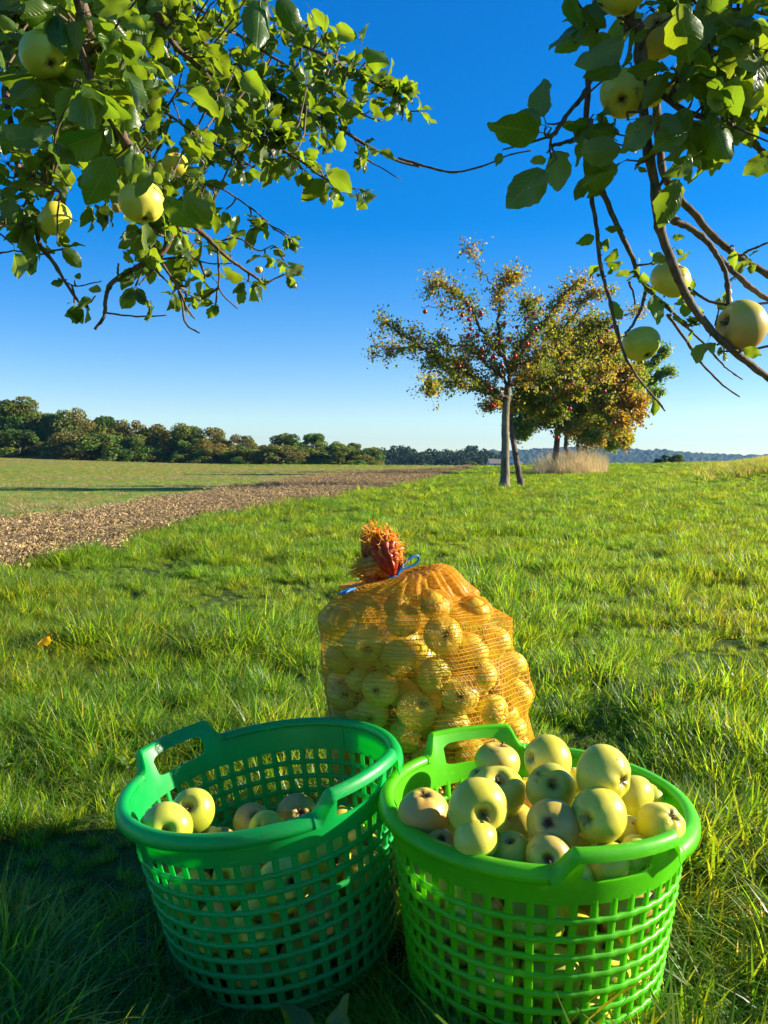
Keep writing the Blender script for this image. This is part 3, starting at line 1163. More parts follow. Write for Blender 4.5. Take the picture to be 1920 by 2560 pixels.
orchard_tree('apple_tree', 'nearest orchard tree, straight pale trunk, yellowing leaves and red apples', b1, trunk1, .106, limbs1, 20000, .080, [tone_a], MAT_BARK,
             [L3([q], 21.9, 21.9)[0] + rvec() * .15 for q in red], seed=3, tl=.32)

b2 = D3(1127, 1053, 21.3)
b2.z = G1(b2.x, b2.y) - .02
trunk2 = [b2] + L3([(835, 1080), (815, 960), (802, 860), (808, 780)], 23.7, 24.6)
limbs2 = [
    (L3([(806, 800), (850, 730), (950, 690), (1050, 600), (1130, 560), (1230, 520), (1320, 540)], 24.6, 25.2), .08),
    (L3([(806, 790), (900, 700), (1000, 560), (1060, 480), (1120, 420), (1200, 400)], 24.6, 26), .07),
    (L3([(806, 800), (760, 790), (730, 790), (705, 805)], 24.4, 23.8), .03),
    (L3([(806, 800), (880, 790), (980, 790), (1060, 750), (1150, 740)], 24.6, 24.0), .05),
    (L3([(950, 690), (1010, 600), (1020, 500), (1010, 420)], 24.9, 25.8), .04),
    (L3([(900, 750), (960, 700), (1080, 680), (1200, 640), (1280, 640)], 24.9, 24.5), .05),
    (L3([(860, 780), (900, 830), (960, 850), (1040, 840)], 24.9, 24.2), .03)]
orchard_tree('apple_tree', 'leaning brown-trunked orchard tree right behind the nearest straight one', b2, trunk2, .080, limbs2, 17000, .080, [tone_a], MAT_BARK2,
             [L3([q], 23.7, 23.7)[0] + rvec() * .15 for q in red2], seed=9, tl=.35)

b3 = pt(1385, 1176, 41)
b3.z = G1(b3.x, b3.y) - .05
trunk3 = [b3] + L3([(1020, 1040), (1028, 960), (1035, 900), (1040, 850)], 41, 41)
limbs3 = [
    (L3([(1038, 900), (980, 860), (900, 850), (860, 870), (850, 930)], 41, 40), .12),
    (L3([(1038, 900), (1000, 800), (930, 700), (880, 680)], 41, 42), .12),
    (L3([(1040, 880), (1040, 780), (1060, 660), (1080, 560), (1090, 500)], 41, 41), .14),
    (L3([(1040, 880), (1120, 780), (1220, 700), (1300, 640), (1350, 620)], 41, 40), .14),
    (L3([(1040, 890), (1150, 830), (1260, 800), (1380, 790), (1410, 850)], 41, 39.5), .13),
    (L3([(1040, 900), (1140, 880), (1230, 900), (1320, 920), (1350, 960)], 41, 42), .10),
    (L3([(1040, 900), (1060, 900), (1120, 940), (1200, 960), (1260, 970)], 41, 39), .08),
    (L3([(1120, 780), (1160, 700), (1200, 600), (1220, 540)], 41, 43), .09),
    (L3([(1220, 700), (1300, 720), (1380, 740), (1400, 760)], 40, 40), .07),
    (L3([(1040, 850), (1100, 760), (1180, 760), (1290, 860), (1380, 880)], 41, 38.8), .08),
    (L3([(1000, 800), (960, 800), (900, 780), (850, 800)], 41, 40), .06),
    (L3([(1060, 660), (1120, 620), (1190, 640), (1280, 700)], 41, 39.6), .07),
    (L3([(1060, 660), (1150, 560), (1230, 490), (1280, 500)], 41, 40.4), .07),
    (L3([(1120, 780), (1200, 660), (1290, 590), (1370, 620), (1390, 680)], 41, 40), .08),
    (L3([(1080, 560), (1160, 480), (1230, 440)], 41, 41.5), .05)]
orchard_tree('orchard_tree', 'third orchard tree, dense rounded crown turning rusty orange on its right', b3, trunk3, .16, limbs3, 44000, .16, [tone_b], MAT_BARK2, seed=21, twig=.8, tl=.7)

b4 = pt(1430, 1170, 49)
b4.z = G1(b4.x, b4.y) - .05
trunk4 = [b4] + L3([(1072, 1020), (1072, 960), (1078, 900)], 49, 49)
limbs4 = [
    (L3([(1078, 910), (1100, 800), (1150, 620), (1180, 520), (1200, 450)], 49, 49), .14),
    (L3([(1078, 910), (1180, 800), (1250, 640), (1260, 520), (1250, 480)], 49, 50), .14),
    (L3([(1078, 910), (1200, 860), (1320, 800), (1400, 720), (1440, 660)], 49, 50), .12),
    (L3([(1078, 920), (1180, 930), (1260, 970), (1300, 985)], 49, 48), .08),
    (L3([(1078, 910), (1000, 860), (920, 860), (880, 900), (850, 950)], 49, 50), .08)]
orchard_tree('orchard_tree', 'fourth orchard tree, darker green crown showing behind the rusty one', b4, trunk4, .15, limbs4, 24000, .18, [tone_c], MAT_BARK2, seed=31)
b5 = pt(1462, 1166, 60)
b5.z = G1(b5.x, b5.y) - .05
trunk5 = [b5] + L3([(1128, 1010), (1130, 960), (1140, 900)], 60, 60)
limbs5 = [
    (L3([(1140, 900), (1260, 780), (1380, 680), (1460, 620), (1520, 570), (1550, 530)], 60, 60), .12),
    (L3([(1140, 900), (1300, 800), (1420, 720), (1500, 660), (1580, 640)], 60, 59), .12),
    (L3([(1140, 900), (1280, 900), (1400, 820), (1470, 760), (1520, 740)], 60, 62), .10),
    (L3([(1140, 900), (1240, 700), (1300, 580), (1310, 500), (1290, 490)], 60, 61), .12),
    (L3([(1380, 680), (1400, 620), (1440, 560), (1470, 550)], 60, 61), .05),
    (L3([(1140, 910), (1250, 950), (1340, 960), (1380, 962)], 60, 59), .07),
    (L3([(1140, 900), (1180, 800), (1200, 700), (1220, 620)], 60, 61), .10)]
orchard_tree('orchard_tree', 'farthest orchard tree, loose green sprays reaching out to the right', b5, trunk5, .14, limbs5, 18000, .19, [tone_c], MAT_BARK2, seed=41, twig=.6)


# ---------------------------------------------------------------- picking apples
def skin(name, c_low, c_high, blush=None, blush_amt=.0, spots=.5, russet=.3, rough=.34):
    M = Mat(name)
    co = M.coord()
    oi = M.n('ShaderNodeObjectInfo')
    ad = M.n('ShaderNodeVectorMath', operation='ADD')
    M.l(co, ad.inputs[0])
    M.l(oi.outputs['Random'], ad.inputs[1])
    v = ad.outputs[0]
    big = M.noise(18, 3, v)
    c = M.mix(M.ramp(big, [(.35, (0, 0, 0)), (.65, (1, 1, 1))]), c_low, c_high)
    sx = M.n('ShaderNodeSeparateXYZ')
    M.l(co, sx.inputs[0])
    if blush:
        f = M.math('MULTIPLY_ADD', sx.outputs['X'], 22.0, .15)
        f = M.math('ADD', f, M.math('MULTIPLY', M.noise(40, 4, v), .5))
        cl = M.n('ShaderNodeClamp')
        M.l(M.math('MULTIPLY', f, blush_amt), cl.inputs[0])
        c = M.mix(cl.outputs[0], c, blush)
    # russet in the stem cavity, streaking outwards
    r2 = M.n('ShaderNodeVectorMath', operation='LENGTH')
    cx = M.n('ShaderNodeCombineXYZ')
    M.l(sx.outputs['X'], cx.inputs[0])
    M.l(sx.outputs['Y'], cx.inputs[1])
    M.l(cx.outputs[0], r2.inputs[0])
    rr_ = M.math('ADD', r2.outputs['Value'], M.math('MULTIPLY', M.noise(120, 4, v), -.012))
    f = M.ramp(rr_, [(0.000, (1, 1, 1)), (.0058, (0, 0, 0))])
    c = M.mix(M.math('MULTIPLY', f, russet * 2.2), c, (.16, .09, .03))
    # lenticels
    vo = M.n('ShaderNodeTexVoronoi')
    vo.inputs['Scale'].default_value = 190
    M.l(v, vo.inputs['Vector'])
    f = M.ramp(vo.outputs['Distance'], [(.0, (1, 1, 1)), (.22, (0, 0, 0))])
    c = M.mix(M.math('MULTIPLY', f, spots), c, (.26, .22, .06))
    # bruises and scab: irregular brown marks
    bn = M.noise(30, 5, v, .6)
    f = M.ramp(bn, [(.655, (0, 0, 0)), (.72, (1, 1, 1))])
    c = M.mix(M.math('MULTIPLY', f, .8), c, (.20, .085, .025))
    M.l(c, M.b.inputs['Base Color'])
    M.l(M.math('MULTIPLY_ADD', big, .2, rough - .1), M.b.inputs['Roughness'])
    M.b.inputs['Specular IOR Level'].default_value = .4
    M.b.inputs['Subsurface Weight'].default_value = .12
    M.b.inputs['Subsurface Radius'].default_value = (.006, .005, .001)
    M.b.inputs['Subsurface Scale'].default_value = 1.0
    M.bump(M.noise(220, 3, v), .12, .0006)
    return M.m


SK = {'y': skin('yellow_apple_skin', (.60, .53, .035), (.72, .64, .085)),
      'g': skin('green_apple_skin', (.42, .45, .035), (.55, .54, .06)),
      'o': skin('blushed_apple_skin', (.60, .47, .06), (.64, .52, .09), (.62, .33, .07), .9),
      'r': skin('russeted_apple_skin', (.57, .46, .06), (.64, .54, .10), (.45, .24, .07), .8, .7, .45)}
SK['b'] = skin('pale_yellow_apple_skin', (.72, .58, .045), (.79, .67, .09))
M_STEM = plain('apple_stem', (.16, .11, .04), .8, .2)
M_CALYX = plain('apple_calyx', (.05, .035, .015), .9, .1)
SHAPES = [lathe_apple(40, 30, 1, 10 + i, [.86, .90, .84, .95, .88, .98][i], [.02, .03, .035, .015, .045, .025][i]) for i in range(6)]
A_MESH = {}
for i, (v_, f_) in enumerate(SHAPES):
    for k_, m_ in SK.items():
        mb = MB()
        mb.add([(a * .036, b * .036, c * .036) for a, b, c in v_], f_)
        A_MESH[(i, k_)] = mb.mesh('apple', m_)
mb = MB()
mb.tube([(0, 0, .014), (.001, 0, .021), (.003, .001, .028), (.006, .001, .033)], [.0014, .0011, .0011, .0018], 7)
STEM_ME = mb.mesh('stem', M_STEM)
mb = MB()
for i in range(5):
    a = i * 1.2566
    c, s = math.cos(a), math.sin(a)
    q = -.0262
    mb.add([(c * .001 - s * .0018, s * .001 + c * .0018, q), (c * .001 + s * .0018, s * .001 - c * .0018, q), (c * .0055, s * .0055, q - .0026), (c * .003, s * .003, q + .0012)], [(0, 1, 2), (1, 0, 3), (0, 2, 3), (2, 1, 3)])
mb.tube([(0, 0, q + .004), (0, 0, q - .0005)], [.0034, .0026], 8)
CAL_ME = mb.mesh('calyx', M_CALYX, False)


def add_apple(loc, r, axis, shape, col, label=None, group=None, parent=None, scl=None, extras=True, spin=None):
    """axis is the direction in which the stem cavity points"""
    o = link('apple', A_MESH[(shape % 6, col)], parent)
    o.location = loc
    q = Vector(axis).normalized().to_track_quat('Z', 'Y')
    o.rotation_mode = 'QUATERNION'
    o.rotation_quaternion = q @ Euler((0, 0, R.uniform(0, 6.28) if spin is None else spin)).to_quaternion()
    s = r / .036
    o.scale = (s, s, s) if not scl else (s * scl[0], s * scl[1], s * scl[2])
    if extras:
        st = link('stem', STEM_ME, o)
        st.rotation_euler = (0, 0, R.uniform(0, 6.28))
        ca = link('calyx', CAL_ME, o)
    if label:
        tag(o, label, 'apple', group)
    return o


def feature_axis(kind, fx, fy, ray):
    """direction from the apple's centre to the spot (fx, fy in radii, image axes) where stem or calyx shows"""
    m = math.hypot(fx, fy)
    if m > .97:
        fx, fy = fx / m * .97, fy / m * .97
        m = .97
    to = -ray.normalized()
    rt = CR.copy()
    up = rt.cross(-to) * -1
    up = to.cross(rt)
    v = rt * fx - up * fy * (1 if up.z > 0 else -1) + to * math.sqrt(max(0.05, 1 - m * m))
    return v if kind == 's' else -v


# ---------------------------------------------------------------- baskets
def plastic(name, col, tr, amount, rough=.36):
    M = Mat(name)
    co = M.coord()
    a = M.noise(22, 5, co, .6)
    c = M.mix(a, tuple(x * .82 for x in col), tuple(min(1, x * 1.15) for x in col))
    # scuffs
    mp = M.n('ShaderNodeMapping')
    mp.inputs['Scale'].default_value = (30, 30, 220)
    M.l(co, mp.inputs[0])
    s_ = M.noise(1.2, 4, mp.outputs[0], .7)
    f = M.ramp(s_, [(.60, (0, 0, 0)), (.70, (1, 1, 1))])
    c = M.mix(M.math('MULTIPLY', f, .45), c, tuple(min(1, x * 1.8 + .12) for x in col))
    d = M.noise(7, 5, co, .7)
    c = M.mix(M.ramp(d, [(.50, (0, 0, 0)), (.72, (.6, .6, .6))]), c, tuple(x * .5 + y_ for x, y_ in zip(col, (.07, .05, .02))))
    M.l(c, M.b.inputs['Base Color'])
    M.l(M.math('MULTIPLY_ADD', a, .3, rough - .12), M.b.inputs['Roughness'])
    M.b.inputs['Specular IOR Level'].default_value = .5
    M.bump(M.noise(160, 4, co), .15, .0008)
    M.translucent(tr, amount)
    return M.m


BR0, BR1, BH, BHB = .155, .188, .260, .216


def bR(z):
    return BR0 + (BR1 - BR0) * z / BH


def sharp(o):
    o.data.set_sharp_from_angle(angle=math.radians(40))
    return o


def basket(label, loc, tilt, ha, mat, crack=None, name='harvest_basket'):
    """round moulded basket: lattice wall, solid band, rolled rim and two raised handles; ha = azimuth of a handle"""
    e = link(name, None)
    e.location = loc
    e.rotation_euler = tilt
    tag(e, label, 'basket', 'green harvest baskets')
    nrib = 48
    rb = MB()
    w, th = .0043, .0020
    prof = [(-w, -th * .4), (-w * .6, -th), (w * .6, -th), (w, -th * .4), (w, th * .4), (w * .6, th), (-w * .6, th), (-w, th * .4)]
    vs = []
    for zc in (0.006, .11, BHB + .004):
        for a, b in prof:
            vs.append((bR(zc) + b, a * (1 + .25 * (1 - zc / BHB)), zc))
    fs = [(i * 8 + k_, i * 8 + (k_ + 1) % 8, (i + 1) * 8 + (k_ + 1) % 8, (i + 1) * 8 + k_) for i in range(2) for k_ in range(8)]
    rb.add(vs, fs)
    rme = rb.mesh('rib', mat)
    for i in range(nrib):
        o = link('rib', rme, e)
        o.rotation_euler = (0, 0, 2 * math.pi * (i + .5) / nrib)
    hz_ = np.arange(9) * .0228 + .013
    for z in hz_:
        hb = MB()
        m = 144
        vs, fs = [], []
        for j in range(m):
            t = 2 * math.pi * j / m
            rr_ = bR(z) + .0008 + .0009 * math.cos(nrib * t + math.pi)
            for k_ in range(8):
                g_ = 2 * math.pi * k_ / 8
                q = rr_ + .0033 * math.cos(g_)
                vs.append((q * math.cos(t), q * math.sin(t), z + .0043 * math.sin(g_)))
        for j in range(m):
            j2 = (j + 1) % m
            for k_ in range(8):
                k2 = (k_ + 1) % 8
                fs.append((j * 8 + k_, j2 * 8 + k_, j2 * 8 + k2, j * 8 + k2))
        hb.add(vs, fs)
        hb.build('hoop', mat, e)
    # band, handles and rim
    A_IN, A_OUT, A_SLOT, HH = .31, .42, .25, .027

    def dth(t):
        return min(abs((t - a + math.pi) % (2 * math.pi) - math.pi) for a in (ha, ha + math.pi))

    def bumpf(t):
        return HH * float(1 - sstep(A_IN, A_OUT, dth(t)))

    ths = set(round(2 * math.pi * i / 216, 5) for i in range(216))
    for a in (ha, ha + math.pi):
        for s_ in (-1, 1):
            for q in (A_SLOT, A_SLOT * .93, A_OUT + .03):
                ths.add(round((a + s_ * q) % (2 * math.pi), 5))
    if crack is not None:
        ths.add(round(crack % 6.28318, 5))
        ths.add(round((crack + .007) % 6.28318, 5))
    ths = sorted(ths)
    n = len(ths)

    def levels(t):
        d = dth(t)
        b = bumpf(t)
        s_ = min(1, d / A_SLOT)
        return [BHB, BHB + .008, BH - .030, BH - .018 + .006 * s_ ** 8, BH - .006 + b * .72 - .006 * s_ ** 8 * (b / HH), BH + b]

    def outr(t, z):
        b = bumpf(t)
        return bR(z) + .010 * (b / HH) * max(0, (z - BH + .012) / .045)

    def slab(sel, lo, hi, nm, cut):
        mb_ = MB()
        vs, idx = [], {}
        for s_ in (1, -1):
            for j, t in enumerate(ths):
                lv = levels(t)
                for k_ in range(6):
                    r_ = outr(t, lv[k_]) + s_ * .0019
                    idx[(s_, j, k_)] = len(vs)
                    vs.append((r_ * math.cos(t), r_ * math.sin(t), lv[k_]))
        fs = []
        cells = set()
        for j in range(n):
            j2 = (j + 1) % n
            tm = ths[j] + (((ths[j2] - ths[j]) % (2 * math.pi)) / 2)
            if not sel(dth(tm)):
                continue
            for k_ in range(lo, hi):
                if cut and k_ == 3 and dth(tm) < A_SLOT:
                    continue
                if crack is not None and abs(tm - (crack + .0035)) < .0034 and nm == 'band':
                    continue
                cells.add((j, k_))
        for (j, k_) in cells:
            j2 = (j + 1) % n
            for s_ in (1, -1):
                q = [idx[(s_, j, k_)], idx[(s_, j2, k_)], idx[(s_, j2, k_ + 1)], idx[(s_, j, k_ + 1)]]
                fs.append(tuple(q if s_ > 0 else q[::-1]))
            for dj, dk, a, b in ((-1, 0, (j, k_ + 1), (j, k_)), (1, 0, (j2, k_), (j2, k_ + 1)), (0, -1, (j, k_), (j2, k_)), (0, 1, (j2, k_ + 1), (j, k_ + 1))):
                if ((j + dj) % n, k_ + dk) not in cells:
                    fs.append((idx[(1,) + b], idx[(1,) + a], idx[(-1,) + a], idx[(-1,) + b]))
        used = sorted(set(i for q in fs for i in q))
        mp = {u: i for i, u in enumerate(used)}
        mb_.add([vs[u] for u in used], [tuple(mp[i] for i in q) for q in fs])
        return mb_

    sharp(slab(lambda d: True, 0, 2, 'band', False).build('band', mat, e))
    mm = slab(lambda d: d >= A_OUT + .02, 2, 5, 'band', False)
    sharp(mm.build('band', mat, e))

    # rolled lip profile (outward, up)
    lip = [(-.0042, -.004), (-.0030, .0028), (.003, .0052), (.009, .0048), (.0145, .0012), (.0178, -.0055), (.0185, -.0135), (.0170, -.0135), (.0150, -.007), (.0115, -.0022), (.006, .0004), (.0028, -.0020), (.0024, -.007), (-.0040, -.007)]

    def lipmesh(tlist, closed=False):
        mb_ = MB()
        vs, fs = [], []
        m = len(lip)
        for t in tlist:
            d = dth(t)
            b = bumpf(t) / HH
            sc = .88 - .26 * b
            r_ = outr(t, BH + bumpf(t))
            slope = min(1, abs(bumpf(t + .01) - bumpf(t - .01)) / .002)
            for (a, z) in lip:
                vs.append(((r_ + a * sc) * math.cos(t), (r_ + a * sc) * math.sin(t), BH + bumpf(t) + z * (.88 - .12 * b) * (1 + .3 * slope)))
        for j in range(len(tlist) - 1):
            for k_ in range(m):
                k2 = (k_ + 1) % m
                fs.append((j * m + k_, (j + 1) * m + k_, (j + 1) * m + k2, j * m + k2))
        fs.append(tuple(range(m))[::-1])
        fs.append(tuple(range((len(tlist) - 1) * m, len(tlist) * m)))
        mb_.add(vs, [f[::-1] for f in fs])
        return mb_

    for k_ in range(2):
        a = ha + k_ * math.pi
        cut = lambda d: d < A_OUT + .02
        hm = slab(lambda d: d < A_OUT + .02, 2, 5, 'handle', True)
        # keep only this handle's half
        keep = [q for q in hm.f if math.cos(math.atan2(hm.v[q[0]][1], hm.v[q[0]][0]) - a) > 0]
        used = sorted(set(i for q in keep for i in q))
        mp = {u: i for i, u in enumerate(used)}
        h2 = MB()
        h2.add([hm.v[u] for u in used], [tuple(mp[i] for i in q) for q in keep])
        tl = [a - A_OUT - .02 + (2 * A_OUT + .04) * i / 60 for i in range(61)]
        lm = lipmesh(tl)
        h2.add(lm.v, lm.f)
        sharp(h2.build('handle', mat, e))
        rl = [a + A_OUT + .02 + (math.pi - 2 * A_OUT - .04) * i / 90 for i in range(91)]
        lipmesh(rl).build('rim', mat, e)
    bs = MB()
    bs.tube([(0, 0, 0), (0, 0, .006)], [BR0 + .003, BR0 + .003], 64)
    bs.build('base', mat, e, False)
    return e


M_BASK_R = plastic('bright_green_plastic', (.11, .60, .006), (.44, 1.0, .010), .36)
M_BASK_L = plastic('teal_green_plastic', (.004, .42, .085), (.02, .90, .03), .38)

bl = basket('darker teal-green lattice basket, half full of apples, standing at the left', (BASK_L[0], BASK_L[1], 0.0),
            (math.radians(2.0), math.radians(-8.4), 0), math.radians(-38), M_BASK_L, crack=math.radians(53))
br = basket('bright green lattice basket heaped full of yellow apples at the right', (BASK_R[0], BASK_R[1], 0.0),
            (math.radians(0.5), math.radians(0.6), 0), math.radians(-70), M_BASK_R)
bpy.context.view_layer.update()


def relax(pos, rad, fixed, wall, iters=260, grav=.0012):
    """settles apples among the fixed ones inside a container"""
    pos, rad = np.array(pos), np.array(rad)
    fx = np.array(fixed)
    for it in range(iters):
        pos[~fx, 2] -= grav * (1 - it / iters)
        d = pos[:, None] - pos[None]
        L = np.linalg.norm(d, axis=2) + np.eye(len(pos))
        ov = np.clip((rad[:, None] + rad[None]) * .97 - L, 0, None)
        np.fill_diagonal(ov, 0)
        mv = (d / L[..., None] * ov[..., None] * .5 * (1 + fx[None, :, None])).sum(1) * .6
        mv[fx] = 0
        pos += mv
        pos = wall(pos, rad, fx)
    return pos


def cone_wall(pos, rad, fx):
    r = np.hypot(pos[:, 0], pos[:, 1])
    lim = BR0 + (BR1 - BR0) * np.clip(pos[:, 2], 0, BH) / BH - .003 - rad
    k = (r > lim) & ~fx
    pos[k, 0] *= lim[k] / r[k]
    pos[k, 1] *= lim[k] / r[k]
    k = (pos[:, 2] < rad + .008) & ~fx
    pos[k, 2] = (rad + .008)[k]
    return pos


def place_seen(lst, ox, oy, sc, depth_of, container, group):
    """apples whose outline the photograph shows: (cx, cy, r, kind, fx, fy, shape, colour, label[, squash])"""
    out = []
    for a in lst:
        cx, cy, r, kind, fx, fy, sh, col, lb, zl = a
        px, py = ox + cx / sc, oy + cy / sc
        rp = r / sc
        ray = CF + CR * ((px - 960) / F) + CU * ((1280 - py) / F)
        if zl is None:
            d = .0375 * F / rp
        else:
            d = (zl - .775) / ray.z
        p = CP + ray * d
        rw = rp * d / F * 1.02
        out.append((p, rw, feature_axis(kind, fx, fy, ray), sh, col, lb))
    return out


# right basket, the heap that shows (crop 7: origin 920,1780 scale 1.843)
RB = [
    (240, 465, 118, 'c', .05, -.80, 0, 'o', 'peach-blushed apple against the left wall of the full basket', 0.345),
    (505, 445, 137, 's', .26, .25, 3, 'y', 'largest apple at the front left of the heap, stem pit facing out', 0.370),
    (474, 603, 104, 's', .5, 1.6, 5, 'y', 'plain pale apple at the front rim, directly below the largest one', 0.345),
    (600, 368, 122, 's', .08, -.62, 2, 'y', 'apple with a deep upturned stem hollow, behind the largest front one', 0.355),
    (528, 315, 68, 's', -.4, -.8, 1, 'y', 'apple mostly hidden behind the one with the upturned hollow', 0.345),
    (596, 232, 104, 's', .2, -1.2, 0, 'o', 'orange-flushed apple beside the slot of the back handle', 0.342),
    (826, 222, 112, 'c', -.85, -.1, 3, 'y', 'tall apple at the very back of the heap above the green ribbed one', 0.375),
    (840, 355, 112, 's', .15, -.28, 4, 'g', 'greenish ribbed apple with its stem up in the middle of the heap', 0.370),
    (1086, 288, 131, 'c', .72, .25, 1, 'y', 'biggest smooth apple crowning the right of the heap', 0.400),
    (1215, 390, 104, 's', .9, .9, 2, 'y', 'apple tucked behind and right of the biggest crowning one', 0.345),
    (1060, 475, 127, 'c', -.55, .15, 5, 'y', 'lumpy apple with a small brown bruise, below the crowning one', 0.365),
    (850, 522, 118, 'c', -.2, -.12, 0, 'r', 'apple facing out with its dark eye at the centre of the heap', 0.355),
    (832, 668, 104, 's', -.05, .1, 2, 'r', 'scabby brown-marked apple touching the front rim by the handle', 0.332),
    (655, 655, 104, 's', .0, -.75, 1, 'g', 'shaded apple in the hollow just right of the plain pale one', 0.322),
    (1350, 520, 108, 'c', .55, -.42, 4, 'y', 'apple with a brown eye at the far right by the basket wall', 0.342),
    (1300, 395, 64, 's', 1, -1, 3, 'g', 'small shaded green apple behind at the right wall', 0.322),
    (955, 760, 92, 'c', .25, .62, 5, 'y', 'apple seen through the left end of the front handle slot', 0.303),
    (1105, 700, 108, 's', .8, .9, 0, 'g', 'apple filling the middle of the front handle slot', 0.315),
    (1225, 665, 96, 'c', .9, .6, 2, 'g', 'apple at the right end of the front handle slot', 0.315),
    (330, 618, 84, 's', .1, -.45, 4, 'r', 'small shaded apple with a stem at the front left rim', 0.315),
    (365, 500, 82, 'c', .9, .9, 1, 'r', 'apple hidden between the peach-blushed and the largest one', 0.315),
    (1195, 560, 84, 's', -.9, .9, 3, 'y', 'apple peeping out right of the lumpy bruised one', 0.322),
    (985, 600, 70, 'c', 1, .9, 0, 'y', 'apple edge showing in the gap left of the front handle', 0.315),
    (740, 430, 80, 'c', .9, .9, 2, 'o', 'orange shaded apple in the gap in the middle of the heap', 0.315),
    (690, 520, 95, 'c', -.9, .9, 3, 'o', 'dusky apple deep between the largest one and the centre one', 0.312),
    (950, 320, 66, 's', .9, .9, 4, 'y', 'yellow sliver of apple between the ribbed and the crowning one', 0.340)]
LB = [
    (325, 602, 130, 's', -.03, .15, 2, 'g', 'sunlit yellow-green apple with its stem outward at the left wall of the half-full basket', .290),
    (462, 515, 112, 's', -.25, -.25, 3, 'g', 'long shaded apple with a stem pit, behind the sunlit one in the half-full basket', .285),
    (545, 680, 84, 'c', .9, .9, 0, 'g', 'low dim apple just right of the sunlit one in the half-full basket', .235),
    (768, 575, 98, 's', .22, -.42, 1, 'r', 'dim russet-pitted apple in the middle of the half-full basket', .245),
    (842, 602, 88, 'c', -.35, .1, 5, 'y', 'plain yellow apple in front of the russet-pitted one in the half-full basket', .255),
    (1000, 525, 100, 'c', .2, .0, 4, 'r', 'apple showing a big dark eye at the right in the half-full basket', .245)]
for lst, bk, ox, oy, sc, lo, n_, grp, low in ((RB, br, 920, 1780, 1.843, .225, 52, 'apples in the full green basket', 'yellow apple seen only through the lattice of the full bright green basket'),
                                            (LB, bl, 260, 1780, 2.074, .16, 38, 'apples in the half-full green basket', 'apple seen only through the lattice of the darker half-full basket')):
    seen = place_seen(lst, ox, oy, sc, None, bk, grp)
    inv = bk.matrix_world.inverted()
    pos, rad, fixd = [], [], []
    for s_ in seen:
        q = inv @ s_[0]
        # keep inside the wall
        r_ = math.hypot(q.x, q.y)
        lim = bR(min(q.z, BH)) + .008 - s_[1]
        if r_ > lim:
            q.x *= lim / r_
            q.y *= lim / r_
        pos.append(tuple(q))
        rad.append(s_[1])
        fixd.append(True)
    ns = len(seen)
    for i in range(n_):
        a, r_ = R.uniform(0, 6.28), .13 * math.sqrt(R.random())
        pos.append((r_ * math.cos(a), r_ * math.sin(a), R.uniform(.05, lo)))
        rad.append(R.uniform(.033, .039))
        fixd.append(False)
    pos = relax(pos, rad, fixd, cone_wall)
    for i, s_ in enumerate(seen):
        w = bk.matrix_world @ Vector(pos[i])
        add_apple(w, s_[1], s_[2], s_[3], s_[4], s_[5], grp)
    for i in range(ns, len(pos)):
        if pos[i][2] > lo + (.03 if bk is br else .0):
            continue
        if any(np.linalg.norm(pos[i] - pos[j]) < (rad[i] + rad[j]) * .72 for j in range(ns)):
            continue
        w = bk.matrix_world @ Vector(pos[i])
        edge = math.hypot(pos[i][0], pos[i][1]) > .085
        add_apple(w, rad[i], rvec(), R.randrange(6), R.choice('yyygor'), low, grp + ' behind the lattice', extras=edge)

